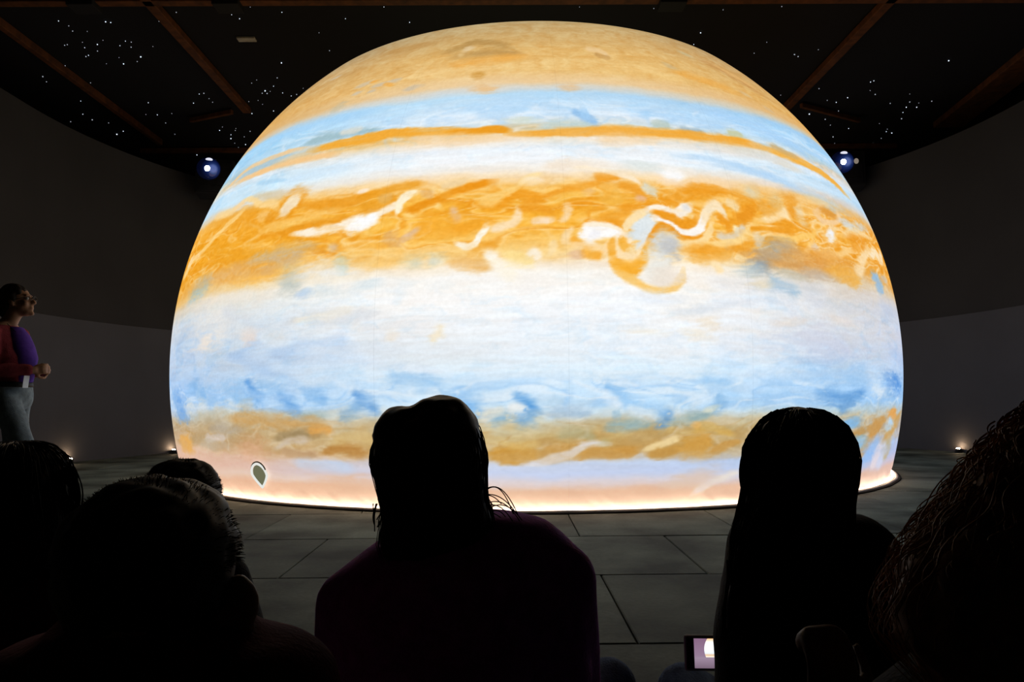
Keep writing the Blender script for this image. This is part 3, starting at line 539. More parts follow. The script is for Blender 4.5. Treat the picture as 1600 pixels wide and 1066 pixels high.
    (0,(252,218,172),0.6,0.9,12.3,12.6,[(11.22,19.12,9.0),(12.43,18.58,8.5),(13.65,18.05,8.0),(14.84,17.75,8.0),(15.92,17.85,9.2),(16.98,18.17,10.9),(18.24,18.44,12.0),(19.84,18.52,11.8),(21.68,18.55,10.9),(23.61,18.6,10.0)]),
    (1,(234,186,150),0.6,0.9,13.8,13.3,(10.01,15.83,7,6,-0.0)),
    (1,(238,196,150),0.6,0.9,14.3,13.1,(4.18,16.5,8,5,0.35)),
    (0,(255,206,105),0.6,0.8,14.6,13.3,[(0.19,15.05,6.0),(0.88,15.34,6.0),(1.58,15.63,6.1),(2.27,15.87,6.0),(2.97,16.02,5.7),(3.67,16.1,5.4),(4.37,16.2,5.0)]),
    (0,(244,186,80),0.5,0.9,14.2,13.3,[(5.03,15.75,14),(7.87,15.98,14)]),
    (0,(240,156,34),0.8,0.7,12.5,13.0,[(12.15,15.4,8.0),(13.06,15.68,10.2),(13.98,15.96,12.4),(14.95,16.26,14.0),(15.96,16.63,14.6),(17.02,17.02,14.6),(18.13,17.3,14.0),(19.32,17.38,12.7),(20.56,17.35,10.9),(21.84,17.33,9.0)]),
    (0,(241,158,38),0.8,0.8,13.9,13.5,[(7.04,14.75,7.0),(8.0,14.71,7.4),(8.97,14.67,7.9),(9.87,14.7,8.0),(10.66,14.84,7.6),(11.39,15.04,6.8),(12.13,15.25,6.0)]),
    (0,(241,157,36),0.8,0.8,14.7,14.0,[(2.8,12.79,5.0),(3.23,12.91,5.5),(3.82,13.01,6.0),(4.55,13.05,6.4),(5.44,13.06,6.8),(6.21,13.05,7.0),(6.95,12.97,6.6),(7.57,12.87,6.0)]),
    (0,(240,158,38),0.7,0.8,14.4,13.7,[(4.88,13.68,5.0),(5.58,13.7,5.8),(6.29,13.72,6.6),(6.96,13.79,7.0),(7.58,13.95,6.9),(8.17,14.15,6.4),(8.76,14.36,6.0)]),
    (1,(253,226,188),0.9,0.7,14.8,13.7,(1.24,13.94,14,5,0.79)),
    (1,(253,226,175),0.9,0.7,15.3,14.5,(0.33,10.27,6,11,-0.35)),
    (0,(253,226,182),0.8,0.8,15.1,14.3,[(1.64,10.4,9.0),(1.64,11.06,8.6),(1.69,11.66,8.0),(1.91,12.07,6.6),(2.18,12.43,5.0)]),
    (1,(253,228,195),0.7,0.8,15.0,13.9,(-0.53,13.16,8,5,0.35)),
    (0,(245,165,42),0.7,0.8,15.1,14.4,[(2.28,11.52,5.0),(2.55,11.14,5.6),(2.85,10.82,6.0),(3.26,10.69,5.6),(3.7,10.62,5.0)]),
    (0,(255,220,165),0.9,0.6,15.0,14.5,[(2.05,10.61,4.0),(2.52,10.55,4.6),(3.03,10.47,5.0),(3.67,10.39,5.1),(4.28,10.28,5.0),(4.73,10.11,5.1),(5.06,9.94,5.0),(5.27,9.73,4.4),(5.45,9.67,4.0),(5.68,10.07,4.5),(5.9,10.57,5.0),(6.06,10.84,4.6),(6.2,11.06,4.0)]),
    (0,(246,172,55),0.8,0.8,15.1,14.7,[(3.0,9.72,8.0),(3.67,9.58,8.6),(4.31,9.45,9.0),(4.82,9.32,8.6),(5.29,9.19,8.0)]),
    (1,(222,180,150),0.6,0.9,15.2,14.7,(2.79,9.44,9,7,-0.0)),
    (0,(255,252,250),1,0.45,14.8,14.2,[(3.04,12.08,8.0),(3.41,12.0,15.9),(3.83,11.95,22.0),(4.45,11.98,23.2),(5.12,12.03,22.0),(5.7,12.03,19.9),(6.27,11.98,17.0),(6.87,11.86,13.6),(7.48,11.72,10.0)]),
    (0,(255,238,210),0.8,0.6,14.7,14.0,[(3.21,12.79,3.0),(3.75,12.81,3.0),(4.3,12.83,3.0),(4.83,12.81,3.0),(5.34,12.75,3.0),(5.83,12.67,2.9),(6.31,12.55,3.0),(6.98,12.3,3.4),(7.64,12.01,4.0)]),
    (0,(240,240,246),0.6,0.9,14.9,14.2,[(3.95,11.67,8),(5.1,11.68,8)]),
    (0,(255,232,200),0.9,0.6,14.6,14.3,[(7.14,11.86,7.0),(7.5,11.49,8.2),(7.84,11.17,9.0),(8.17,10.95,8.7),(8.5,10.76,8.0)]),
    (1,(226,233,235),0.98,0.55,14.2,14.0,(9.86,12.65,23,20,0.79)),
    (1,(222,230,234),0.95,0.7,14.3,14.1,(9.29,11.91,14,13,-0.0)),
    (0,(228,232,232),0.95,0.6,14.3,14.3,[(10.31,12.23,18.0),(10.1,11.57,15.9),(9.9,10.94,14.0),(9.71,10.37,12.9),(9.52,9.82,12.0)]),
    (0,(255,227,175),0.95,0.6,14.3,13.8,[(7.69,11.87,5.0),(7.82,12.31,5.5),(7.98,12.73,6.0),(8.22,13.12,6.6),(8.53,13.47,7.0),(8.93,13.8,7.1),(9.37,14.09,7.0),(9.85,14.27,6.6),(10.34,14.42,6.0)]),
    (0,(253,242,226),0.98,0.5,13.4,13.5,[(10.21,14.56,5.0),(10.76,14.62,5.7),(11.31,14.68,6.4),(11.83,14.71,7.0),(12.52,14.65,7.6),(13.14,14.55,8.0),(13.7,14.42,7.9),(14.25,14.39,8.0),(14.84,14.69,9.1),(15.43,15.07,10.0),(15.95,15.27,9.2),(16.44,15.44,8.0)]),
    (1,(226,226,226),0.6,0.8,12.8,13.3,(15.76,15.17,6,4,0.52)),
    (0,(254,248,242),0.98,0.5,13.3,13.7,[(11.04,13.64,9.0),(11.49,13.79,9.5),(11.94,13.9,10.0),(12.38,13.91,10.5),(12.81,13.79,11.0),(13.2,13.44,11.5),(13.59,13.02,12.0),(13.99,12.63,12.4),(14.47,12.34,13.0),(15.15,12.29,14.7),(15.84,12.42,16.0),(16.3,12.72,15.5),(16.65,13.13,14.0),(16.94,13.59,11.6),(17.21,14.06,9.0),(17.52,14.43,7.4),(17.83,14.78,6.0)]),
    (0,(240,156,34),0.95,0.5,13.3,13.6,[(10.84,14.37,3.0),(11.47,14.29,4.1),(12.13,14.2,5.0),(12.87,14.12,5.3),(13.58,13.98,6.0),(14.08,13.65,8.6),(14.54,13.37,11.0),(15.09,13.35,11.6),(15.63,13.51,11.0),(16.1,13.86,9.2),(16.55,14.31,7.0)]),
    (0,(240,154,32),0.98,0.5,13.6,14.0,[(10.06,10.46,6.0),(10.23,11.0,6.4),(10.45,11.52,7.0),(10.77,12.0,8.0),(11.18,12.41,9.0),(11.71,12.72,9.6),(12.25,12.89,10.0),(12.65,12.8,10.2),(13.01,12.56,10.0),(13.39,12.14,9.1),(13.86,11.73,8.0),(14.55,11.55,7.4),(15.33,11.52,7.0),(16.12,11.63,7.0),(16.84,11.89,7.0),(17.28,12.38,6.6),(17.65,12.97,6.0)]),
    (0,(255,220,155),0.95,0.6,13.3,14.0,[(11.71,12.0,6.0),(12.3,11.91,5.4),(12.84,11.76,5.0),(13.16,11.41,5.4),(13.56,11.08,6.0),(14.1,10.96,6.4),(14.76,10.91,6.8),(15.4,10.95,7.0),(16.23,11.22,6.5),(16.96,11.68,6.0),(17.51,12.43,6.5),(17.93,13.21,7.0),(18.21,13.71,6.6),(18.43,14.14,6.0)]),
    (0,(255,226,178),0.95,0.5,14.7,14.5,[(6.78,11.57,5.0),(6.7,10.9,6.0),(6.69,10.31,7.0),(6.88,9.88,8.0),(7.18,9.56,9.0),(7.54,9.29,10.1),(7.96,9.09,11.0),(8.44,8.97,11.8),(8.91,8.98,12.0),(9.27,9.18,11.3),(9.57,9.54,10.0),(9.77,10.07,8.1),(9.94,10.66,6.0)]),
    (0,(244,176,60),0.95,0.5,14.7,14.4,[(7.24,11.36,5.0),(7.38,11.05,9.1),(7.54,10.74,12.0),(7.74,10.43,11.1),(7.97,10.12,9.0)]),
    (0,(244,170,50),0.8,0.6,14.9,14.5,[(6.42,11.28,5.0),(6.28,10.62,6.1),(6.2,10.02,7.0),(6.29,9.59,7.6),(6.42,9.2,8.0)]),
    (0,(249,176,52),0.95,0.6,14.7,14.7,[(6.09,9.2,10.0),(6.42,8.69,12.2),(6.83,8.26,14.0),(7.46,8.04,14.4),(8.16,8.01,14.0),(8.84,8.24,13.3),(9.43,8.65,12.0),(9.81,9.18,9.4),(10.07,9.76,7.0),(10.21,10.29,6.2),(10.31,10.81,6.0)]),
    (0,(250,200,108),0.85,0.7,14.6,15.0,[(6.22,7.98,8.0),(6.81,7.62,8.4),(7.4,7.26,8.8),(7.96,6.94,9.0),(8.48,6.64,8.8),(8.97,6.38,8.3),(9.46,6.16,8.0),(9.97,5.99,7.9),(10.49,5.86,7.8),(11.01,5.79,8.0),(11.54,5.8,8.6),(12.08,5.87,9.4),(12.56,6.03,10.0),(13.17,6.46,10.2),(13.63,7.0,10.0),(13.81,7.57,9.1),(13.89,8.17,8.0)]),
    (1,(212,214,212),0.85,0.9,14.0,14.3,(11.97,10.45,20,24,-0.35)),
    (1,(238,236,228),0.85,0.8,14.4,14.7,(10.93,8.41,18,22,-0.52)),
    (1,(190,190,192),0.55,0.9,13.9,14.3,(12.7,10.55,11,11,-0.7)),
    (1,(238,226,212),0.8,0.9,14.3,14.9,(11.94,7.09,22,14,-0.0)),
    (0,(196,192,185),0.6,0.9,13.9,14.5,[(13.05,9.86,10),(13.54,8.98,8)]),
    (0,(241,160,40),0.8,0.8,12.5,14.0,[(13.69,10.38,8.0),(14.39,10.29,9.5),(15.09,10.21,11.0),(15.9,10.2,12.0),(16.87,10.29,12.3),(17.96,10.46,12.1),(19.08,10.66,12.0),(20.25,10.86,12.1),(21.46,11.09,12.3),(22.56,11.33,12.0),(23.44,11.57,11.0),(24.2,11.8,9.5),(24.98,12.05,8.0)]),
    (0,(244,180,78),0.6,0.9,13.0,14.3,[(14.29,9.22,10.0),(15.29,9.32,10.8),(16.3,9.44,11.6),(17.34,9.56,12.0),(18.4,9.71,11.6),(19.49,9.87,10.8),(20.61,10.04,10.0)]),
    (0,(255,228,180),0.7,0.8,12.9,14.5,[(17.05,9.13,4.0),(17.53,8.8,5.8),(17.97,8.48,7.0),(18.26,8.14,6.3),(18.51,7.81,5.0)]),
    (0,(250,229,192),0.9,0.6,12.2,13.3,[(17.05,13.6,6.0),(17.55,14.26,7.5),(18.09,14.88,9.0),(18.79,15.39,10.9),(19.42,15.68,12.0),(19.77,15.54,10.9),(19.98,15.18,9.0),(20.15,14.76,7.5),(20.29,14.29,6.0)]),
    (1,(255,246,208),0.95,0.6,11.7,13.6,(21.22,13.16,6,5,-0.7)),
    (0,(226,210,182),0.9,0.7,12.0,13.7,[(18.71,12.67,6.0),(18.91,12.32,7.7),(19.17,12.04,9.0),(19.6,11.92,9.1),(20.14,11.96,9.0),(20.77,12.19,9.6),(21.44,12.58,10.0),(22.09,13.12,9.2),(22.76,13.74,8.0)]),
    (0,(251,222,168),0.8,0.8,11.4,13.1,[(20.8,16.43,6.0),(21.26,16.21,8.3),(21.73,15.97,10.0),(22.25,15.64,9.8),(22.8,15.29,9.0)]),
    (0,(240,155,34),0.8,0.7,12.0,13.5,[(19.61,13.48,7.0),(19.58,14.05,7.0),(19.64,14.39,7.0),(19.93,13.99,7.1),(20.26,13.38,7.0),(20.37,13.0,6.6),(20.44,12.65,6.0)]),
    (0,(243,165,48),0.7,0.8,11.4,13.3,[(21.43,14.77,10),(22.41,14.47,8)]),
    (0,(255,218,145),0.85,0.7,12.0,13.8,[(17.1,11.12,4.0),(17.73,11.1,4.6),(18.36,11.12,5.0),(18.98,11.2,5.1),(19.69,11.35,5.0),(20.32,11.5,5.0),(21.02,11.68,5.0),(21.64,11.93,5.0),(22.38,12.43,5.1),(22.93,13.0,5.0),(23.25,13.55,4.6),(23.48,14.11,4.0)]),
    (0,(228,212,182),0.8,0.8,11.0,13.6,[(23.91,12.93,5.0),(24.06,12.6,6.2),(24.18,12.2,7.0),(24.24,11.64,6.7),(24.27,11.02,6.0)]),
    (0,(252,206,120),0.6,0.8,10.7,13.3,[(23.82,13.69,5.0),(24.26,14.07,6.2),(24.76,14.39,7.0),(25.43,14.53,6.7),(26.17,14.61,6.0)]),
    (0,(236,152,36),0.85,0.7,11.0,13.2,[(24.99,15.83,8.0),(24.45,15.47,10.4),(23.83,15.08,12.0),(23.0,14.55,10.9),(22.11,13.99,9.0)]),
    (0,(240,158,40),0.6,0.8,9.9,13.2,[(25.77,13.26,8.0),(26.64,13.42,9.6),(27.54,13.58,11.1),(28.39,13.68,12.0),(29.45,13.6,11.4),(30.45,13.43,10.0)]),
    (0,(255,224,170),0.9,0.7,9.6,13.0,[(25.34,14.45,6.0),(26.17,14.72,7.1),(27.02,15.0,8.1),(27.78,15.27,9.0),(28.65,15.68,9.9),(29.29,15.93,10.0),(29.7,15.77,8.8),(29.98,15.45,7.0),(30.26,15.17,5.5),(30.53,14.87,4.0)]),
    (1,(255,232,190),0.8,0.7,9.4,12.9,(29.34,15.77,9,6,-0.0)),
    (1,(226,210,172),0.8,0.8,10.4,12.6,(25.18,17.88,11,9,-0.0)),
    (1,(224,206,162),0.75,0.8,9.6,12.7,(28.28,17.19,11,11,-0.0)),
    (0,(238,158,46),0.8,0.8,8.7,12.6,[(31.48,18.39,9.0),(31.45,17.59,10.3),(31.44,16.79,11.0),(31.46,16.22,10.4),(31.49,15.64,9.2),(31.52,15.08,8.0)]),
    (0,(238,178,84),0.7,0.8,9.9,12.8,[(26.04,17.24,8.0),(26.1,16.61,8.4),(26.17,15.98,8.9),(26.51,15.68,9.0),(27.31,15.9,8.6),(28.43,16.46,7.8),(29.62,17.04,7.0)]),
    (1,(240,216,172),0.85,0.8,8.4,12.7,(32.66,15.79,6,13,-0.17)),
    (0,(252,214,150),0.8,0.8,7.4,12.3,[(32.46,17.43,7.0),(33.53,17.9,7.1),(34.67,18.28,7.0),(35.93,18.37,6.6),(37.22,18.34,6.0),(38.4,18.29,5.5),(39.61,18.22,5.0)]),
    (0,(246,206,152),0.9,0.6,6.8,12.4,[(37.5,17.87,4.0),(36.64,17.11,4.5),(36.09,16.44,5.0),(36.22,15.94,5.6),(36.76,15.62,6.0),(37.72,15.52,5.6),(38.88,15.67,5.0),(40.1,16.15,4.4),(41.11,16.8,4.0),(41.28,17.41,3.9),(41.17,18.04,4.0)]),
    (1,(222,152,62),0.9,0.7,6.7,12.3,(38.69,17.1,11,8,-0.52)),
    (1,(252,212,150),0.8,0.8,7.1,12.7,(37.47,13.97,11,15,-0.26)),
    (1,(244,245,248),0.98,0.6,7.0,12.7,(37.52,14.06,5.5,11,-0.09)),
    (0,(255,206,112),0.8,0.7,9.2,13.2,[(26.07,12.6,4.0),(26.93,12.56,4.4),(27.81,12.53,4.7),(28.65,12.54,5.0),(29.75,12.7,5.1),(30.82,12.93,5.0),(32.09,13.18,4.5),(33.27,13.52,4.0),(34.03,14.06,3.9),(34.65,14.67,4.0)]),
    (0,(253,207,132),0.85,0.7,9.0,13.4,[(29.57,12.1,4.0),(29.65,11.44,3.9),(29.85,10.91,4.0),(30.36,10.64,4.6),(30.97,10.64,5.0),(31.54,11.03,4.6),(32.07,11.59,4.0),(32.45,12.09,3.9),(32.79,12.6,4.0)]),
    (0,(240,165,52),0.8,0.8,9.0,13.3,[(30.92,12.55,9),(31.01,11.48,8)]),
    (0,(228,205,180),0.7,0.8,8.3,13.1,[(32.74,11.81,6),(34.14,12.28,7)]),
    (0,(253,208,135),0.8,0.7,7.0,12.9,[(33.37,11.57,4.0),(34.1,11.37,4.6),(35.02,11.28,5.0),(36.01,11.38,5.1),(37.21,11.59,5.1),(38.32,11.81,5.0),(39.46,12.13,4.5),(40.52,12.4,4.0),(41.95,12.54,3.9),(43.57,12.64,4.0)]),
    (1,(166,164,156),0.85,0.9,10.4,13.7,(26.63,11.07,26,15,0.35)),
    (1,(160,164,165),0.85,0.9,11.0,14.0,(24.54,9.29,22,13,0.44)),
    (1,(132,165,196),0.75,0.9,11.1,14.0,(24.28,9.35,12,8,0.61)),
    (1,(150,170,185),0.6,0.9,10.5,13.8,(26.31,10.15,8,5,-0.0)),
    (1,(200,170,130),0.7,0.9,9.6,13.5,(29.18,11.15,20,10,-0.35)),
    (1,(215,160,92),0.8,0.9,9.5,13.7,(29.77,9.48,60,13,-0.09)),
    (1,(226,150,60),0.7,0.9,7.9,13.2,(34.81,10.71,34,12,-0.09)),
    (0,(243,175,64),0.85,0.8,6.8,13.1,[(35.36,10.07,8.0),(36.3,9.78,12.4),(37.33,9.49,16.0),(38.55,9.2,18.1),(39.84,8.96,18.0),(41.05,8.82,13.8),(42.3,8.73,8.0)]),
    (1,(195,195,182),0.7,0.9,9.9,13.9,(28.46,8.34,20,7,-0.17)),
    (1,(190,182,175),0.6,0.9,8.5,13.5,(32.9,8.62,22,7,-0.17)),
    (1,(252,226,182),0.95,0.6,5.5,12.6,(42.73,10.31,7,11,-0.35)),
    (0,(252,222,172),0.85,0.7,4.7,12.2,[(42.97,11.07,6.0),(44.3,11.81,5.4),(45.63,12.58,5.0),(46.65,13.35,5.0),(47.32,14.03,5.0),(47.39,14.42,4.6),(47.22,14.71,4.0)]),
    (0,(253,232,196),0.9,0.6,3.3,11.8,[(47.47,12.49,5.0),(48.8,13.41,4.9),(50.22,14.12,5.0),(51.25,14.08,5.6),(52.08,13.69,6.0),(52.89,13.0,5.6),(53.81,12.6,5.0),(55.16,13.39,4.9),(57.52,14.74,5.0)]),
    (0,(250,215,155),0.8,0.7,4.9,12.1,[(40.48,14.05,4.0),(41.85,14.63,5.2),(43.41,15.16,6.0),(45.37,15.55,5.7),(47.57,15.83,5.0),(49.68,15.95,4.5),(52.11,16.06,4.0)]),
    (0,(236,150,40),0.6,0.8,5.2,12.3,[(41.63,13.96,8.0),(44.39,14.63,6.8),(46.46,14.94,6.0),(45.65,14.32,6.4),(43.94,13.33,7.2),(42.46,12.41,8.0)]),
    (0,(148,190,228),0.9,0.7,4.0,12.3,[(47.48,10.62,6.0),(47.69,10.23,8.2),(47.93,9.84,10.0),(48.36,9.44,10.4),(48.67,9.0,10.0),(48.48,8.45,8.7),(48.16,7.87,7.0)]),
    (0,(196,205,215),0.7,0.8,3.0,11.9,[(51.1,10.74,6),(53.08,9.77,6)]),
    (0,(208,222,234),0.6,0.9,5.0,12.0,[(40.33,16.41,6.0),(41.56,16.4,7.3),(42.9,16.41,8.5),(44.48,16.47,9.0),(46.5,16.63,8.2),(49.1,16.9,6.6),(52.68,17.37,5.0)]),
    (0,(160,192,216),0.64,1.12,10.5,14.2,[(24.52,7.71,6.9),(24.77,7.58,8.7),(25.2,7.4,10.4),(25.81,7.19,11.4),(26.6,6.94,12.4),(27.34,6.68,12.6),(27.92,6.41,11.9),(28.45,6.13,10.6),(28.98,5.85,9.2)]),
    (1,(182,197,202),0.64,1.05,11.8,14.3,(22.16,8.28,22,10,0.17)),
    (1,(235,214,170),0.51,1.05,11.4,14.3,(23.53,7.09,14,7,-0.0)),
    (0,(210,215,225),0.42,1.12,8.1,13.7,[(29.04,6.14,11.5),(30.77,5.8,11.5),(32.62,5.46,11.5),(34.48,5.18,11.5),(36.25,4.96,11.5),(38.03,4.8,11.5),(39.97,4.64,11.5)]),
    (0,(186,196,192),0.64,1.12,10.4,13.8,[(-30.5,11.08,13.8),(-30.38,10.45,15.5),(-30.27,9.83,17.2),(-30.12,9.25,18.4),(-29.86,8.45,19.0),(-29.48,7.73,18.4),(-28.86,7.09,16.4),(-28.17,6.48,13.8)]),
    (1,(162,198,240),0.68,1.05,11.1,14.2,(-27.62,6.44,13,6,0.26)),
    (1,(150,190,208),0.77,1.05,4.5,12.2,(-49.39,9.04,11,17,-0.44)),
    (0,(150,188,200),0.59,1.12,5.1,12.4,[(-48.05,9.47,9.2),(-46.57,9.78,6.9)]),
    (1,(182,206,192),0.68,1.05,12.3,14.1,(-22.67,9.41,8,13,-0.0)),
    (1,(208,228,238),0.68,1.05,13.2,14.6,(-19.59,6.89,18,8,-0.0)),
    (1,(205,224,235),0.59,1.05,11.8,14.3,(-25.18,6.62,22,8,-0.0)),
    (1,(252,190,84),0.72,1.05,9.0,13.4,(-34.32,9.21,46,9,0.14)),
    (1,(226,180,120),0.68,1.05,6.4,12.7,(-42.63,10.45,55,9,0.14)),
    (1,(216,172,116),0.59,1.05,9.5,13.4,(-32.35,10.14,40,8,0.21)),
    (1,(238,242,244),0.59,1.05,11.7,14.1,(-25.01,8.73,35,16,-0.0)),
    (1,(252,205,120),0.59,1.05,13.4,14.4,(-18.28,9.17,24,8,-0.0)),
    (0,(200,192,176),0.51,1.12,9.8,13.3,[(-37.87,11.14,8.0),(-36.48,11.23,9.5),(-35.15,11.33,10.9),(-33.76,11.44,11.5),(-32.21,11.57,10.8),(-30.61,11.71,9.3),(-29.19,11.84,8.0),(-28.03,11.94,7.5),(-27.0,12.03,7.2),(-25.99,12.11,6.9)]),
    (1,(215,192,168),0.59,1.05,11.8,13.7,(-24.14,11.49,8,6,-0.0)),
    (0,(212,214,216),0.59,1.12,11.9,14.6,[(-30.3,3.3,3.4),(-29.39,3.53,4.7),(-28.44,3.75,5.8),(-27.8,3.92,6.0),(-27.11,4.07,5.9),(-26.24,4.18,5.8),(-25.1,4.21,5.5),(-23.81,4.2,5.0),(-22.51,4.19,4.6),(-21.23,4.21,4.2),(-19.94,4.24,3.8),(-18.68,4.27,3.4)]),
    (0,(214,219,226),0.59,1.12,12.8,14.8,[(-26.96,3.19,4.6),(-25.68,3.26,5.0),(-24.43,3.33,5.5),(-23.26,3.41,5.8),(-22.18,3.49,5.9),(-21.15,3.57,6.0),(-20.15,3.67,5.8),(-19.15,3.79,5.2),(-18.18,3.93,4.3),(-17.21,4.08,3.4)]),
    (0,(250,238,215),0.51,1.12,12.0,14.6,[(-28.9,3.71,5.8),(-27.58,3.7,6.2),(-26.3,3.69,6.6),(-24.93,3.77,6.9),(-23.39,3.99,7.0),(-21.77,4.3,6.9),(-20.2,4.61,6.9)]),
    (1,(243,218,200),0.59,1.05,8.7,13.8,(-35.6,2.24,9,13,-0.0)),
    (1,(245,225,205),0.51,1.05,5.7,13.0,(-45.0,2.03,9,10,-0.0)),
    (1,(243,235,225),0.51,1.05,6.5,13.1,(-42.45,4.62,40,30,-0.0)),
    (0,(205,215,228),0.42,1.12,8.3,13.6,[(-42.02,6.13,11.5),(-40.18,5.44,12.5),(-38.5,4.78,13.5),(-36.89,4.22,13.8),(-35.3,3.77,12.8),(-33.75,3.41,11.0),(-32.28,3.06,9.2)]),
    (0,(247,228,190),0.59,1.12,15.0,15.5,[(-12.3,0.65,4.6),(-11.88,0.96,6.8),(-11.5,1.34,8.0),(-11.22,1.94,6.8),(-10.98,2.62,4.6)]),
    (1,(245,226,200),0.42,1.05,14.2,15.3,(-16.29,1.54,8,8,-0.0)),
    (0,(220,228,240),0.42,1.12,14.4,15.5,[(-20.05,-0.71,5.8),(-18.62,-1.1,6.7),(-17.23,-1.48,7.6),(-15.72,-1.78,8.0),(-13.98,-1.97,7.6),(-12.13,-2.08,6.7),(-10.32,-2.19,5.8)]),
    (0,(222,228,236),0.42,1.12,13.0,15.1,[(-26.49,0.49,9.2),(-24.82,0.28,10.2),(-23.21,0.08,11.2),(-21.57,-0.01,11.5),(-19.86,0.09,10.5),(-18.11,0.29,8.7),(-16.41,0.5,6.9)]),
    (1,(212,225,242),0.42,1.05,14.5,15.2,(11.1,5.0,40,10,-0.09)),
    (1,(245,228,200),0.51,1.05,13.8,15.4,(15.12,1.21,20,7,-0.17)),
    (1,(246,232,206),0.51,1.05,14.9,15.6,(9.58,1.6,26,4,-0.05)),
    (1,(240,222,195),0.51,1.05,13.5,15.2,(16.65,2.55,12,7,-0.0)),
    (0,(215,220,228),0.42,1.12,13.7,15.1,[(11.71,3.7,3.4),(12.84,3.7,4.3),(14.0,3.7,5.2),(15.25,3.77,5.8),(16.69,3.95,5.6),(18.25,4.19,5.1),(19.87,4.44,4.6)]),
    (1,(205,210,228),0.51,1.05,8.3,14.0,(33.84,1.01,55,25,-0.0)),
    (1,(200,206,226),0.51,1.05,7.9,13.9,(34.96,-0.39,35,14,-0.0)),
    (1,(245,228,212),0.42,1.05,7.3,13.6,(36.75,3.47,22,7,-0.17)),
    (1,(190,205,232),0.42,1.05,2.3,11.9,(54.22,6.18,10,16,-1.05)),
    (1,(244,226,205),0.42,1.05,10.5,14.5,(27.08,2.87,22,5,0.17)),
    (0,(100,160,222),0.68,1.12,8.9,14.1,[(-36.05,-2.35,5.2),(-35.62,-2.8,8.0),(-35.17,-3.29,10.4),(-34.61,-3.97,12.0),(-34.14,-4.66,13.0),(-33.97,-5.18,13.2),(-33.9,-5.65,13.0)]),
    (0,(100,160,222),0.72,1.12,10.6,14.5,[(-30.97,-3.99,6.5),(-30.52,-4.29,9.3),(-30.04,-4.62,11.7),(-29.43,-5.11,12.7),(-28.88,-5.59,13.0),(-28.49,-5.97,13.2),(-28.38,-6.28,13.0),(-28.86,-6.54,11.9),(-29.55,-6.77,10.4)]),
    (0,(122,176,228),0.68,1.12,11.8,14.9,[(-27.6,-4.1,6.5),(-26.9,-4.2,7.9),(-26.21,-4.32,9.1),(-25.52,-4.48,10.1),(-24.87,-4.74,10.4),(-24.34,-5.18,9.3),(-23.86,-5.68,7.8)]),
    (0,(104,158,205),0.72,1.12,13.0,15.1,[(-22.56,-6.75,6.5),(-21.95,-6.75,8.0),(-21.38,-6.68,9.1),(-20.87,-6.39,8.8),(-20.42,-6.02,7.8),(-20.04,-5.67,6.6),(-19.7,-5.3,5.2)]),
    (0,(136,184,230),0.64,1.12,5.5,13.0,[(-49.19,-2.33,10.4),(-48.18,-3.03,11.9),(-46.77,-3.78,13.0),(-45.12,-4.37,12.9),(-43.26,-4.98,12.3),(-41.57,-5.57,11.7)]),
    (0,(118,170,230),0.68,1.12,2.6,12.1,[(-58.41,-3.03,6.5),(-56.83,-3.9,7.9),(-55.65,-4.75,9.1),(-54.89,-5.6,9.9),(-54.39,-6.41,10.4),(-54.14,-7.12,10.5),(-53.99,-7.81,10.4)]),
    (0,(136,186,230),0.64,1.12,7.7,13.7,[(-39.08,-3.01,15.6),(-38.71,-3.67,16.4),(-38.38,-4.33,16.9),(-38.11,-4.99,16.4),(-37.88,-5.65,15.6)]),
    (0,(150,172,172),0.59,1.12,11.8,14.8,[(-27.96,-6.62,5.2),(-26.9,-6.6,5.8),(-25.87,-6.58,6.4),(-24.99,-6.55,6.5),(-24.09,-6.52,5.4),(-23.34,-6.48,3.9)]),
    (0,(145,190,232),0.59,1.12,9.9,14.4,[(-34.26,-3.1,10.4),(-33.15,-3.26,10.5),(-32.08,-3.42,10.6),(-31.15,-3.57,10.4),(-30.12,-3.79,9.3),(-29.25,-4.01,7.8)]),
    (0,(92,152,215),0.72,1.12,13.5,15.3,[(-21.24,-3.98,3.9),(-20.68,-4.29,5.9),(-20.12,-4.64,7.8),(-19.75,-4.97,9.4),(-19.38,-5.33,11.1),(-18.98,-5.7,11.7),(-18.53,-6.07,10.6),(-18.05,-6.44,8.6),(-17.58,-6.82,6.5)]),
    (0,(150,195,235),0.51,1.12,14.7,15.6,[(-17.13,-2.4,13.0),(-15.96,-2.65,14.2),(-14.81,-2.89,15.3),(-13.67,-3.1,15.6),(-12.55,-3.25,14.4),(-11.44,-3.36,12.4),(-10.34,-3.46,10.4)]),
    (0,(128,184,236),0.68,1.12,15.5,15.8,[(-9.38,-4.23,7.8),(-8.98,-4.66,12.2),(-8.55,-5.13,15.6),(-8.2,-5.51,16.2),(-7.81,-5.93,15.9),(-7.42,-6.34,15.6)]),
    (0,(88,156,220),0.77,1.12,15.8,15.9,[(-3.94,-4.16,5.2),(-3.63,-4.46,7.2),(-3.31,-4.79,9.1),(-2.95,-5.22,10.6),(-2.63,-5.68,11.7),(-2.39,-6.14,12.4),(-2.32,-6.57,13.0),(-2.6,-6.93,14.0),(-3.03,-7.13,14.3),(-3.49,-6.97,12.7),(-3.97,-6.68,10.4)]),
    (0,(148,184,206),0.68,1.12,15.7,15.8,[(-6.29,-7.43,6.5),(-5.91,-7.2,9.6),(-5.51,-6.99,11.7),(-5.01,-6.82,10.9),(-4.48,-6.68,9.1)]),
    (0,(238,240,238),0.68,1.12,15.8,15.8,[(-4.6,-5.86,5.2),(-4.06,-5.8,5.9),(-3.58,-5.8,6.5),(-3.24,-5.96,6.6),(-2.95,-6.18,6.5)]),
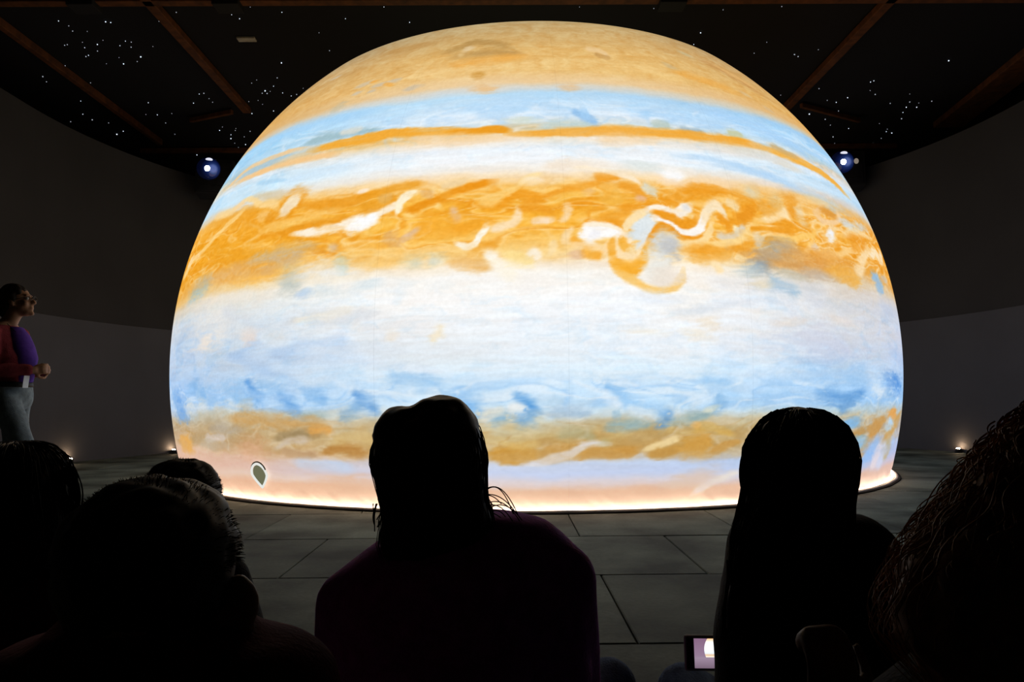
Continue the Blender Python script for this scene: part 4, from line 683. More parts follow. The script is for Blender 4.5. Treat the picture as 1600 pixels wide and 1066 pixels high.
    (0,(228,226,214),0.51,1.12,15.6,15.8,[(-7.18,-7.3,5.2),(-6.75,-6.96,5.7),(-6.31,-6.62,6.3),(-5.88,-6.35,6.5),(-5.24,-6.16,6.0),(-4.6,-6.04,5.2)]),
    (0,(160,188,214),0.64,1.12,15.8,15.8,[(-1.13,-7.02,5.2),(-0.75,-6.82,6.6),(-0.3,-6.65,7.8),(0.06,-6.55,8.5),(0.48,-6.46,9.1),(1.1,-6.41,9.1),(2.02,-6.4,8.2),(3.15,-6.42,6.7),(4.28,-6.44,5.2)]),
    (0,(138,173,184),0.68,1.12,15.2,15.7,[(4.62,-8.15,5.2),(5.02,-8.06,7.5),(5.59,-7.97,9.1),(6.24,-7.92,9.1),(7.04,-7.87,8.5),(7.88,-7.81,7.8),(8.74,-7.74,7.0),(9.65,-7.67,6.1),(10.56,-7.59,5.2)]),
    (0,(150,188,212),0.59,1.12,15.4,15.7,[(5.71,-6.89,6.5),(6.75,-6.84,7.8)]),
    (0,(80,147,214),0.77,1.12,14.5,15.6,[(11.7,-6.52,7.8),(11.66,-6.84,10.2),(11.58,-7.16,11.7),(11.37,-7.45,10.8),(11.11,-7.73,9.1)]),
    (0,(155,203,245),0.64,1.12,15.1,15.7,[(5.89,-4.36,6.5),(6.29,-4.64,8.4),(6.7,-4.92,10.3),(7.19,-5.2,11.7),(7.82,-5.51,12.6),(8.54,-5.82,13.1),(9.32,-6.04,13.0),(10.14,-6.11,12.1),(11.01,-6.09,10.6),(11.89,-6.07,9.1)]),
    (0,(135,188,236),0.59,1.12,15.4,15.8,[(5.25,-3.6,7.8),(5.74,-3.99,10.1),(6.21,-4.37,11.7),(6.61,-4.69,11.4),(6.99,-5.01,10.4)]),
    (0,(118,170,216),0.68,1.12,13.2,15.3,[(17.09,-4.63,6.5),(17.51,-5.06,9.6),(17.87,-5.48,11.7),(17.99,-5.88,10.9),(18.05,-6.27,9.1)]),
    (0,(148,174,176),0.68,1.12,13.9,15.4,[(11.59,-7.74,5.2),(12.21,-7.56,6.7),(12.97,-7.37,7.8),(13.77,-7.21,8.1),(14.72,-7.04,8.1),(15.61,-6.89,7.8),(16.34,-6.78,7.1),(17.0,-6.68,6.2),(17.68,-6.59,5.2)]),
    (1,(228,226,200),0.68,1.05,13.3,15.3,(17.13,-6.13,10,4,0.14)),
    (0,(150,198,240),0.51,1.12,13.3,15.4,[(15.03,-3.0,10.4),(15.72,-3.31,11.4),(16.43,-3.63,12.3),(17.23,-3.98,13.0),(18.19,-4.39,13.2),(19.26,-4.85,13.1),(20.36,-5.3,13.0)]),
    (0,(240,246,250),0.51,1.12,15.4,15.8,[(4.92,-4.36,6.5),(5.38,-4.66,7.6),(5.85,-4.95,8.7),(6.21,-5.25,9.1),(6.47,-5.7,7.6),(6.61,-6.14,5.2)]),
    (0,(235,240,240),0.51,1.12,15.0,15.7,[(7.2,-6.02,5.2),(7.76,-6.17,6.3),(8.32,-6.31,7.3),(8.85,-6.48,7.8),(9.33,-6.69,7.3),(9.77,-6.91,6.3),(10.21,-7.14,5.2)]),
    (0,(92,152,214),0.72,1.12,7.8,13.9,[(30.32,-4.2,5.2),(31.09,-4.47,7.6),(31.88,-4.74,9.9),(32.68,-4.97,11.7),(33.9,-5.22,12.8),(35.14,-5.34,13.0),(36.35,-5.35,12.4),(37.69,-5.21,11.7),(38.8,-5.0,11.6),(40.05,-4.71,11.7),(41.39,-4.41,11.7)]),
    (0,(88,148,220),0.72,1.12,2.6,12.3,[(49.77,-2.87,6.5),(51.0,-3.18,10.4),(52.25,-3.48,13.0),(53.19,-3.76,11.7),(54.08,-4.04,9.1)]),
    (0,(100,155,210),0.68,1.12,7.4,13.8,[(37.68,-5.07,7.8),(37.22,-5.68,8.7),(36.68,-6.23,9.1),(35.83,-6.6,8.0),(34.92,-6.92,6.5)]),
    (0,(135,180,225),0.51,1.12,3.9,12.7,[(44.52,-5.4,6.5),(46.08,-5.27,8.1),(47.73,-5.1,9.1),(49.27,-4.81,8.1),(50.9,-4.46,6.5)]),
    (0,(150,195,238),0.51,1.12,8.3,14.1,[(27.28,-1.6,18.2),(29.25,-2.11,21.3),(31.37,-2.63,24.4),(33.67,-2.92,26.0),(36.2,-2.81,25.2),(39.05,-2.45,23.0),(42.38,-2.06,20.8)]),
    (0,(225,236,245),0.59,1.12,4.9,13.0,[(42.42,-3.95,7.8),(44.13,-4.2,9.5),(45.48,-4.48,10.4),(45.25,-4.85,8.9),(44.5,-5.25,6.5)]),
    (0,(228,228,222),0.59,1.12,3.9,12.5,[(-51.85,-5.17,5.2),(-50.69,-5.48,6.1),(-49.94,-5.81,6.5),(-50.13,-6.2,5.4),(-50.65,-6.62,3.9)]),
    (0,(228,228,222),0.59,1.12,5.2,12.9,[(-47.37,-5.18,5.2),(-46.51,-5.48,6.1),(-45.92,-5.8,6.5),(-46.07,-6.18,5.4),(-46.47,-6.58,3.9)]),
    (0,(228,228,222),0.59,1.12,6.3,13.3,[(-43.43,-5.49,5.2),(-42.73,-5.79,6.1),(-42.25,-6.1,6.5),(-42.37,-6.46,5.4),(-42.7,-6.85,3.9)]),
    (0,(228,228,222),0.59,1.12,7.4,13.6,[(-40.08,-5.2,5.2),(-39.48,-5.49,6.1),(-39.06,-5.79,6.5),(-39.16,-6.15,5.4),(-39.44,-6.53,3.9)]),
    (0,(205,195,172),0.59,1.12,8.5,13.9,[(-37.31,-6.08,7.8),(-36.82,-5.77,8.0),(-36.27,-5.5,7.8),(-35.48,-5.41,6.7),(-34.64,-5.37,5.2)]),
    (0,(196,186,160),0.59,1.12,5.9,13.2,[(-48.61,-6.92,5.2),(-46.91,-6.87,6.2),(-45.37,-6.82,7.2),(-43.98,-6.71,7.8),(-42.72,-6.5,7.7),(-41.55,-6.22,7.1),(-40.46,-5.94,6.5)]),
    (0,(160,136,96),0.75,0.8,10.8,14.5,[(-32.29,-9.47,5.0),(-31.54,-9.32,6.5),(-30.81,-9.17,8.0),(-30.01,-9.0,9.0),(-29.11,-8.79,9.4),(-28.16,-8.56,9.4),(-27.25,-8.4,9.0),(-26.39,-8.35,8.0),(-25.55,-8.37,6.5),(-24.74,-8.38,5.0)]),
    (0,(206,188,165),0.75,0.8,10.5,14.4,[(-32.46,-10.4,4.0),(-31.66,-10.21,4.6),(-30.86,-10.0,5.0),(-30.05,-9.71,5.1),(-29.12,-9.4,5.0),(-28.3,-9.24,5.0),(-27.4,-9.09,5.0),(-26.51,-8.94,5.0)]),
    (0,(218,160,82),0.8,0.8,11.8,14.8,[(-27.04,-8.2,7.0),(-26.24,-8.1,7.9),(-25.45,-8.01,8.7),(-24.78,-7.97,9.0),(-24.07,-8.07,7.8),(-23.49,-8.23,6.0)]),
    (0,(186,134,68),0.8,0.8,12.6,14.8,[(-25.42,-10.51,6.0),(-24.78,-10.36,7.6),(-24.11,-10.21,9.0),(-23.32,-10.01,10.1),(-22.45,-9.91,11.0),(-21.81,-10.0,11.6),(-21.15,-10.17,12.1),(-20.53,-10.35,12.0),(-19.77,-10.6,10.3),(-19.07,-10.86,8.0)]),
    (0,(188,152,112),0.7,0.8,10.8,14.4,[(-31.36,-10.58,6.0),(-29.98,-10.67,6.8),(-28.65,-10.75,7.6),(-27.57,-10.77,8.0),(-26.57,-10.58,7.2),(-25.82,-10.31,6.0)]),
    (0,(210,180,120),0.6,0.9,13.0,15.0,[(-24.42,-9.32,8.0),(-23.01,-9.14,8.8),(-21.63,-8.96,9.6),(-20.39,-8.87,10.0),(-19.33,-8.94,9.6),(-18.38,-9.09,8.8),(-17.45,-9.25,8.0)]),
    (0,(205,155,85),0.7,0.9,10.0,14.3,[(-40.93,-7.06,10.0),(-38.68,-7.06,11.6),(-36.63,-7.05,13.1),(-34.61,-7.08,14.0),(-32.55,-7.15,13.8),(-30.5,-7.25,12.9),(-28.58,-7.32,12.0),(-26.78,-7.32,11.3),(-25.05,-7.31,10.7),(-23.4,-7.29,10.0)]),
    (0,(186,156,112),0.8,0.8,4.8,12.7,[(-52.5,-10.24,5.0),(-50.77,-10.07,6.2),(-49.23,-9.88,7.0),(-47.81,-9.64,6.8),(-46.51,-9.39,6.0),(-45.32,-9.2,5.1),(-44.21,-9.02,4.0)]),
    (0,(218,204,194),0.8,0.8,6.0,13.1,[(-46.29,-9.86,4.0),(-45.69,-9.68,4.6),(-44.7,-9.49,5.0),(-43.42,-9.35,5.1),(-41.91,-9.21,5.0),(-40.5,-9.08,5.0)]),
    (1,(228,172,92),0.85,0.8,2.9,12.1,(-54.64,-10.58,9,13,-0.0)),
    (1,(180,168,150),0.7,0.9,6.8,13.4,(-41.19,-8.34,18,8,-0.0)),
    (1,(190,175,150),0.6,0.9,5.6,13.0,(-44.94,-10.2,20,8,-0.0)),
    (0,(196,150,100),0.6,0.9,8.6,13.8,[(-37.42,-9.59,14.0),(-36.62,-9.87,15.7),(-35.84,-10.15,17.4),(-35.17,-10.26,18.0),(-34.47,-9.97,15.6),(-33.9,-9.5,12.0)]),
    (0,(205,152,66),0.92,0.6,15.5,15.5,[(-6.77,-10.7,7.0),(-6.23,-10.63,12.9),(-5.66,-10.57,18.0),(-5.21,-10.55,20.4),(-4.72,-10.53,22.1),(-4.23,-10.51,23.0),(-3.74,-10.49,22.9),(-3.24,-10.48,21.8),(-2.75,-10.45,20.0),(-2.1,-10.4,15.4),(-1.47,-10.33,10.0)]),
    (0,(200,152,80),0.85,0.7,15.6,15.6,[(-1.6,-10.65,10.0),(-1.28,-10.54,13.4),(-0.83,-10.4,16.0),(-0.29,-10.29,16.7),(0.36,-10.17,16.7),(0.97,-10.03,16.0),(1.48,-9.85,14.4),(1.96,-9.65,12.1),(2.38,-9.47,10.0),(2.89,-9.3,7.4),(3.34,-9.16,5.0)]),
    (0,(222,218,218),0.9,0.7,15.5,15.5,[(-3.09,-11.49,5.0),(-2.56,-11.44,5.7),(-2.02,-11.38,6.4),(-1.48,-11.3,7.0),(-0.91,-11.18,7.4),(-0.34,-11.03,7.7),(0.2,-10.86,8.0),(0.71,-10.69,8.4),(1.18,-10.49,8.8),(1.61,-10.3,9.0),(2.07,-9.96,8.7),(2.57,-9.66,8.0),(3.09,-9.54,7.4),(3.69,-9.47,6.8),(4.31,-9.43,6.0),(4.95,-9.44,5.1),(5.61,-9.48,4.0),(6.27,-9.52,3.0)]),
    (0,(200,148,70),0.95,0.6,15.3,15.5,[(2.26,-10.89,6.0),(2.56,-10.76,9.9),(2.91,-10.63,13.0),(3.32,-10.46,13.5),(3.87,-10.32,13.0),(4.38,-10.33,12.7),(4.98,-10.38,12.2),(5.64,-10.41,12.0),(6.41,-10.43,12.4),(7.24,-10.43,13.0),(7.96,-10.39,13.0),(8.69,-10.23,11.3),(9.29,-10.02,9.0)]),
    (0,(222,190,120),0.6,0.8,15.6,15.6,[(-5.94,-9.22,6.0),(-5.33,-9.32,6.7),(-4.71,-9.43,7.5),(-4.02,-9.48,8.0),(-3.21,-9.44,8.1),(-2.34,-9.34,8.1),(-1.46,-9.24,8.0)]),
    (0,(172,168,130),0.6,0.9,15.6,15.7,[(-0.18,-8.61,8.0),(0.56,-8.51,8.9),(1.31,-8.4,9.8),(2.05,-8.38,10.0),(2.8,-8.5,9.1),(3.55,-8.71,7.6),(4.31,-8.92,6.0)]),
    (0,(234,208,152),0.9,0.6,14.4,15.4,[(9.5,-10.29,3.0),(9.96,-10.18,4.7),(10.45,-10.05,6.0),(11.02,-9.89,6.2),(11.67,-9.68,6.0),(12.19,-9.49,6.0),(12.76,-9.28,6.0),(13.33,-9.06,6.0)]),
    (0,(194,146,70),0.9,0.7,14.3,15.3,[(9.79,-10.62,5.0),(10.4,-10.7,8.4),(11.03,-10.71,11.0),(11.73,-10.57,11.6),(12.41,-10.35,11.0),(12.98,-10.11,9.7),(13.52,-9.85,8.0)]),
    (0,(206,155,72),0.9,0.7,13.6,15.2,[(13.51,-9.79,10.0),(14.23,-10.03,18.1),(14.91,-10.15,24.0),(15.47,-9.88,23.5),(15.97,-9.51,20.0),(16.41,-9.31,15.4),(16.84,-9.14,10.0)]),
    (0,(200,152,78),0.85,0.7,12.8,15.0,[(16.37,-10.85,7.0),(17.01,-10.69,8.8),(17.7,-10.49,10.0),(18.27,-10.29,10.0),(18.89,-10.06,9.6),(19.44,-9.87,9.0),(20.07,-9.73,7.6),(20.63,-9.63,6.0)]),
    (0,(215,170,80),0.6,0.8,13.2,15.2,[(15.17,-8.51,8.0),(15.64,-8.26,7.9),(16.12,-8.01,7.9),(16.61,-7.88,8.0),(17.37,-8.05,9.1),(18.16,-8.37,10.0),(18.95,-8.65,9.2),(19.76,-8.94,8.0)]),
    (0,(190,158,102),0.6,0.9,14.7,15.5,[(7.91,-8.97,8.0),(8.7,-8.95,8.1),(9.5,-8.93,8.1),(10.26,-8.88,8.0),(10.97,-8.78,7.5),(11.64,-8.65,6.7),(12.32,-8.52,6.0)]),
    (1,(238,176,90),0.7,0.8,13.7,15.3,(15.57,-7.8,6,5,-0.0)),
    (1,(190,176,120),0.5,0.9,15.3,15.6,(5.29,-9.31,14,6,-0.0)),
    (0,(205,200,170),0.5,0.9,15.7,15.7,[(-6.56,-8.06,6.0),(-5.73,-8.12,6.8),(-4.9,-8.18,7.6),(-4.0,-8.2,8.0),(-2.98,-8.19,7.6),(-1.9,-8.14,6.8),(-0.82,-8.1,6.0)]),
    (0,(188,146,84),0.9,0.7,6.2,13.4,[(37.84,-9.63,9.0),(39.08,-9.55,10.9),(40.24,-9.42,12.0),(40.99,-9.13,10.4),(41.6,-8.78,8.0)]),
    (0,(202,150,82),0.9,0.7,5.2,13.1,[(40.52,-13.17,6.0),(41.07,-12.54,6.7),(41.66,-11.92,7.4),(42.23,-11.33,8.0),(42.72,-10.82,8.5),(43.18,-10.34,8.9),(43.8,-9.86,9.0),(44.69,-9.33,8.8),(45.79,-8.79,8.4),(47.0,-8.24,8.0)]),
    (0,(200,152,86),0.85,0.7,4.6,12.9,[(42.5,-9.42,8.0),(43.77,-8.87,9.3),(45.18,-8.35,10.0),(46.79,-7.98,8.8),(48.65,-7.65,7.0)]),
    (0,(206,160,90),0.85,0.7,2.5,12.2,[(48.99,-10.88,5.0),(50.04,-10.31,5.6),(51.19,-9.75,6.0),(52.36,-9.24,6.1),(53.72,-8.68,6.0),(55.57,-8.0,6.0),(58.42,-7.28,6.0)]),
    (0,(224,165,92),0.9,0.7,2.6,12.3,[(52.21,-6.59,5),(51.66,-7.97,6)]),
    (0,(190,172,132),0.8,0.8,3.0,12.3,[(51.02,-13.29,4.0),(51.04,-12.44,5.1),(51.06,-11.64,6.0),(50.96,-10.95,6.1),(50.84,-10.31,6.0)]),
    (1,(126,182,230),0.9,0.8,6.7,13.6,(38.39,-8.09,13,8,0.35)),
    (1,(148,188,240),0.9,0.8,4.9,12.9,(44.35,-11.76,9,20,-0.31)),
    (1,(186,212,232),0.9,0.8,3.0,12.4,(50.6,-8.67,5,10,-0.26)),
    (1,(130,190,232),0.8,0.8,6.1,13.3,(40.24,-10.55,14,10,0.52)),
    (0,(206,214,238),0.7,0.8,3.6,12.5,[(48.8,-14.38,4.0),(48.86,-13.68,4.8),(48.94,-12.99,5.6),(49.03,-12.34,6.0),(49.11,-11.51,5.2),(49.19,-10.72,4.0)]),
    (0,(232,218,222),0.7,0.8,4.1,12.7,[(46.1,-14.18,3.0),(46.42,-13.35,3.4),(46.79,-12.52,3.8),(47.11,-11.83,4.0),(47.35,-11.16,3.6),(47.5,-10.65,3.0)]),
    (1,(205,160,96),0.7,0.8,6.3,13.4,(39.55,-11.43,5,9,-0.0)),
    (0,(228,220,212),0.75,0.8,12.8,14.6,[(15.01,-15.21,4.0),(15.51,-14.85,5.7),(16.06,-14.49,7.0),(16.49,-14.26,7.3),(16.97,-14.03,7.2),(17.51,-13.8,7.0),(18.17,-13.55,6.8),(18.9,-13.32,6.4),(19.57,-13.13,6.0),(20.33,-12.99,5.1),(21.02,-12.91,4.0)]),
    (1,(218,192,172),0.6,0.9,13.4,14.8,(15.26,-13.37,34,12,0.14)),
    (1,(226,186,160),0.6,0.9,13.7,14.7,(-16.43,-13.92,60,9,-0.05)),
    (1,(222,180,150),0.6,0.9,12.3,14.5,(-22.52,-13.54,40,9,-0.05)),
    (1,(228,180,150),0.6,0.9,8.4,13.7,(-35.96,-11.17,16,16,-0.0)),
    (0,(192,210,236),0.6,0.9,11.6,14.5,[(-29.69,-11.67,8.0),(-28.34,-11.78,9.5),(-27.04,-11.88,11.0),(-25.63,-11.97,12.0),(-24.03,-12.03,12.3),(-22.36,-12.07,12.1),(-20.73,-12.11,12.0)]),
]


def _h2(ix, iy, seed):
    with np.errstate(over='ignore'):
        n = ix.astype(np.uint32)*np.uint32(374761393) + iy.astype(np.uint32)*np.uint32(668265263) + np.uint32((seed*2654435761) % 4294967296)
        n = (n ^ (n >> np.uint32(13)))*np.uint32(1274126177)
        n = (n ^ (n >> np.uint32(15)))*np.uint32(2246822519)
        n = n ^ (n >> np.uint32(16))
    return n.astype(np.float32)/np.float32(4294967296.0)


def vnoise(x, y, seed):
    xf = np.floor(x); yf = np.floor(y)
    ix = xf.astype(np.int64); iy = yf.astype(np.int64)
    u = (x-xf).astype(np.float32); v = (y-yf).astype(np.float32)
    u = u*u*u*(u*(u*6-15)+10); v = v*v*v*(v*(v*6-15)+10)
    a = _h2(ix, iy, seed); b = _h2(ix+1, iy, seed); c = _h2(ix, iy+1, seed); d = _h2(ix+1, iy+1, seed)
    return (a+(b-a)*u)*(1-v)+(c+(d-c)*u)*v-np.float32(.5)


def fbm(x, y, seed, octv=4, gain=.55):
    s = 0; a = 1.0; t = 0
    for o in range(octv):
        s = s+a*vnoise(x*2.03**o+o*17.3, y*2.03**o-o*9.1, seed+o*7); t += a; a *= gain
    return s/t*2


# rows of the projected planet map: latitude, then colours (sRGB 0-255) at the longitudes MAP_LON
MAP_LON = [-62, -38, -14, 14, 38, 62]
MAP_ROWS = [
    (62, [(150, 138, 108)]),
    (52, [(150, 134, 104), (160, 142, 108), (172, 150, 110), (174, 150, 106), (164, 138, 98), (158, 128, 84)]),
    (47, [(176, 150, 110), (184, 156, 112), (198, 168, 116), (202, 168, 112), (190, 156, 106), (184, 146, 96)]),
    (43, [(196, 158, 104), (202, 166, 112), (208, 170, 108), (214, 174, 110), (204, 164, 106), (198, 152, 96)]),
    (39, [(208, 164, 98), (214, 174, 112), (228, 184, 112), (228, 184, 112), (216, 174, 108), (212, 166, 100)]),
    (35, [(222, 170, 95), (226, 180, 110), (238, 198, 130), (236, 194, 122), (226, 178, 104), (225, 174, 100)]),
    (32.6, [(222, 172, 105), (225, 185, 125), (238, 205, 155), (235, 202, 152), (226, 182, 120), (226, 176, 108)]),
    (31.4, [(218, 190, 150), (214, 205, 185), (215, 218, 215), (215, 212, 200), (215, 200, 170), (215, 185, 135)]),
    (30.2, [(165, 212, 245), (172, 216, 247), (190, 224, 247), (178, 214, 242), (168, 208, 240), (165, 205, 240)]),
    (28.5, [(160, 212, 248), (176, 220, 248), (208, 232, 250), (202, 228, 249), (176, 217, 248), (160, 208, 246)]),
    (26.8, [(165, 208, 238), (185, 220, 242), (222, 236, 248), (216, 233, 248), (180, 216, 244), (168, 208, 242)]),
    (25.7, [(185, 210, 215), (195, 215, 220), (220, 230, 232), (214, 225, 228), (190, 215, 225), (185, 210, 225)]),
    (24.9, [(220, 205, 175), (215, 205, 180), (240, 195, 120), (244, 196, 115), (225, 205, 175), (215, 205, 190)]),
    (24.1, [(222, 215, 195), (235, 205, 155), (245, 200, 125), (244, 214, 165), (228, 222, 212), (215, 215, 212)]),
    (23.2, [(205, 225, 238), (222, 232, 238), (246, 226, 198), (246, 236, 222), (222, 230, 238), (210, 222, 232)]),
    (22.2, [(190, 224, 247), (208, 234, 250), (238, 243, 248), (238, 245, 251), (206, 230, 248), (196, 222, 243)]),
    (20.6, [(196, 226, 246), (214, 236, 248), (246, 249, 252), (244, 248, 252), (208, 231, 248), (186, 218, 244)]),
    (19.4, [(225, 205, 170), (228, 225, 215), (246, 240, 232), (248, 238, 222), (228, 212, 195), (200, 215, 228)]),
    (18.4, [(244, 178, 75), (246, 196, 110), (251, 226, 188), (250, 220, 172), (240, 190, 112), (222, 200, 170)]),
    (17.3, [(246, 174, 58), (247, 178, 64), (250, 200, 112), (249, 190, 90), (244, 182, 90), (238, 175, 90)]),
    (15.5, [(245, 168, 42), (246, 170, 46), (249, 182, 62), (247, 178, 60), (246, 178, 70), (244, 172, 68)]),
    (13, [(244, 164, 34), (244, 166, 36), (250, 180, 56), (250, 186, 72), (246, 178, 68), (242, 166, 60)]),
    (11, [(240, 165, 46), (240, 170, 62), (249, 190, 86), (251, 208, 126), (238, 180, 92), (238, 168, 72)]),
    (9.6, [(238, 172, 70), (238, 185, 105), (248, 206, 128), (253, 226, 176), (228, 190, 135), (232, 178, 105)]),
    (8.4, [(240, 190, 110), (240, 212, 160), (250, 236, 214), (252, 240, 222), (225, 210, 185), (225, 195, 150)]),
    (7.2, [(235, 215, 185), (238, 230, 215), (251, 249, 245), (252, 247, 240), (222, 215, 208), (218, 208, 200)]),
    (5, [(216, 221, 228), (222, 230, 234), (253, 253, 253), (251, 252, 253), (218, 220, 226), (206, 212, 228)]),
    (2.4, [(204, 217, 234), (210, 221, 232), (241, 244, 248), (246, 249, 252), (216, 221, 230), (204, 212, 234)]),
    (0, [(194, 213, 238), (198, 214, 232), (229, 238, 247), (242, 247, 252), (204, 217, 234), (190, 206, 236)]),
    (-2, [(186, 211, 240), (190, 212, 236), (226, 240, 251), (226, 241, 252), (200, 222, 244), (186, 210, 242)]),
    (-4, [(176, 208, 246), (180, 212, 246), (208, 232, 251), (204, 230, 252), (172, 210, 247), (162, 200, 244)]),
    (-5.6, [(172, 204, 240), (172, 206, 240), (202, 226, 244), (192, 222, 246), (164, 204, 242), (160, 198, 238)]),
    (-6.4, [(198, 208, 220), (190, 198, 190), (214, 222, 222), (200, 215, 220), (182, 204, 214), (176, 196, 212)]),
    (-7.3, [(196, 184, 162), (192, 178, 150), (208, 202, 178), (200, 190, 158), (200, 188, 160), (192, 182, 162)]),
    (-8.6, [(198, 174, 142), (194, 166, 122), (206, 180, 128), (198, 168, 106), (190, 180, 160), (186, 178, 170)]),
    (-10, [(206, 176, 142), (198, 166, 124), (202, 168, 108), (196, 156, 88), (176, 186, 202), (186, 182, 184)]),
    (-10.8, [(220, 186, 155), (212, 176, 140), (208, 182, 140), (204, 180, 140), (172, 198, 232), (180, 190, 215)]),
    (-11.5, [(224, 188, 165), (220, 182, 158), (206, 210, 224), (192, 208, 236), (168, 196, 236), (175, 190, 226)]),
    (-12.5, [(226, 184, 160), (222, 184, 166), (200, 210, 236), (192, 206, 236), (176, 198, 236), (180, 190, 228)]),
    (-13.4, [(230, 190, 165), (226, 198, 180), (222, 206, 204), (214, 204, 208), (200, 196, 214), (196, 190, 214)]),
    (-14.3, [(226, 178, 150), (226, 178, 146), (226, 182, 150), (224, 180, 150), (222, 182, 160), (214, 180, 172)]),
    (-17, [(224, 178, 148), (224, 176, 144), (226, 180, 148), (226, 180, 150), (226, 180, 155), (220, 178, 158)]),
]


def smooth01(t):
    t = np.clip(t, 0, 1); return t*t*(3-2*t)


def paint_planet(lon, lat):
    """sRGB colours (0-1) of the projected planet at longitudes / latitudes in degrees."""
    lon = lon.astype(np.float32); lat = lat.astype(np.float32)
    belt = np.exp(-((lat-13.5)/5.0)**4)                       # turbulence of the orange belt
    tanb = np.exp(-((lat+8.5)/3.2)**4)
    n1 = fbm(lon*.16, lat*.42, 11, 4); n2 = fbm(lon*.16+31, lat*.42+5, 23, 4)
    n3 = fbm(lon*.55, lat*1.3, 37, 3); n4 = fbm(lon*.55+9, lat*1.3+3, 41, 3)
    a = .3+.5*belt+.4*tanb
    u = lon+a*(1.9*n1+1.0*n3); v = lat+a*(.8*n2+.55*n4)
    m1 = fbm(lon*.12, lat*.3, 61, 2); m2 = fbm(lon*.12+4, lat*.3, 67, 2)          # gentle drift of the larger clouds
    us = lon+a*(1.1*m1+.35*vnoise(lon*.5, lat*.9, 73)); vs = lat+a*(.45*m2+.3*vnoise(lon*.5+3, lat*.9, 79))
    # base map: bilinear in latitude rows / longitude columns
    rl = np.array([r[0] for r in MAP_ROWS][::-1], np.float32)
    tab = np.array([(r[1] if len(r[1]) > 1 else r[1]*6) for r in MAP_ROWS][::-1], np.float32)
    vb = np.clip(v+.35*fbm(u*.09, v*.2+50, 71, 3)*(1-.4*belt), rl[0], rl[-1]-1e-3)
    i = np.clip(np.searchsorted(rl, vb, side='right')-1, 0, len(rl)-2); f = (vb-rl[i])/(rl[i+1]-rl[i]); f = f*f*(3-2*f)*.5+f*.5
    ml = np.array(MAP_LON, np.float32); uc = np.clip(u, -62, 61.99)
    j = np.clip(np.searchsorted(ml, uc, side='right')-1, 0, 4); g = (uc-ml[j])/(ml[j+1]-ml[j])
    f = f[:, None]; g = g[:, None]
    col = (tab[i, j]*(1-g)+tab[i, j+1]*g)*(1-f)+(tab[i+1, j]*(1-g)+tab[i+1, j+1]*g)*f
    mott = fbm(us*.10+1.4*m2, vs*.32+1.2*m1, 181, 4); haze = np.exp(-((lat-2)/6.0)**4)*(1-.75*np.exp(-((lon+3)/17.)**2))
    col = col+(mott*haze*17)[:, None]*np.array([1.0, .35, -.55], np.float32)-(np.abs(mott)*haze*16)[:, None]
    # zonal streaks, stretched along the bands
    sh = u+6*fbm(u*.04, v*.3, 91, 2)
    st = fbm(sh*.18+.35*v, v*2.2, 101, 4); st2 = fbm(sh*.5-.5*v, v*3.6, 113, 3)
    swirl = fbm(u*.35+2.2*n2, v*.8+1.8*n1, 127, 4)
    north = smooth01((lat-31.5)/4); blue = np.exp(-((lat-25)/5.5)**4); eq = np.exp(-((lat-1)/6.5)**4)
    amp = 11*eq+12*blue+9*north+18*belt+16*tanb+4
    k = (.6*st+.4*st2)
    col = col+(k*amp)[:, None]*np.array([.55, .95, 1.25], np.float32)
    col = col+(swirl*belt*26)[:, None]*np.array([.35, 1.0, 1.6], np.float32)
    col = col+(swirl*tanb*15)[:, None]*np.array([.9, 1.0, 1.2], np.float32)
    col = col+(np.clip(swirl, -1, 0)*(eq*24+blue*28))[:, None]*np.array([1.0, .45, .05], np.float32)
    col = col+(fbm(u*.7+n1, v*1.1+n2, 131, 3)*north*16)[:, None]*np.array([.5, 1.0, 1.3], np.float32)
    lon_r = smooth01((lon-2)/14)
    sw2 = fbm(us*(.10+.05*lon_r)+1.5*m1+.5*n1, vs*.42+1.2*m2+.4*n2-.02*us, 141, 2); sw3 = fbm(us*.13+1.2*m2+.4*n2+13, vs*.6+1.1*m1+.4*n1+.03*us, 147, 2)
    sw4 = fbm(us*.2+2.2*m1+.5*n1+3, vs*.75+2.0*m2+.5*n2, 171, 2); churn = smooth01((lon-3)/10)*smooth01((62-lon)/10)*.75
    for field, c0, wd, rgb, al in ((sw2, .12, .10, (255, 218, 145), .55), (sw2, .32, .12, (236, 150, 30), .6), (sw3, -.1, .09, (255, 222, 160), .5), (sw3, .2, .13, (238, 152, 34), .5), (sw4, 0., .09, (254, 228, 180), .8*churn), (sw4, .26, .12, (238, 152, 30), .7*churn), (sw4, -.26, .10, (236, 158, 50), .6*churn)):
        k = (np.exp(-((field-c0)/wd)**2)*al*np.exp(-((lat-13.6)/4.2)**6)).astype(np.float32)[:, None]
        col = col*(1-k)+np.array(rgb, np.float32)*k
    for field, c0, wd, rgb, al, la, lw in ((sw2, .0, .12, (150, 196, 240), .5, -4.6, 1.7), (sw3, .05, .13, (236, 243, 248), .5, -4.6, 1.7), (sw3, -.1, .14, (186, 146, 84), .5, -9, 1.9), (sw2, .1, .12, (222, 205, 175), .5, -9, 2.2), (sw2, -.12, .14, (176, 210, 240), .4, 26.5, 3), (sw3, .1, .12, (255, 255, 255), .35, 25.5, 4)):
        k = (np.exp(-((field-c0)/wd)**2)*al*np.exp(-((lat-la)/lw)**4))[:, None]
        col = col*(1-k)+np.array(rgb, np.float32)*k
    wisp = fbm(us*.9+2*n1, vs*2.2+2*n2, 161, 3)
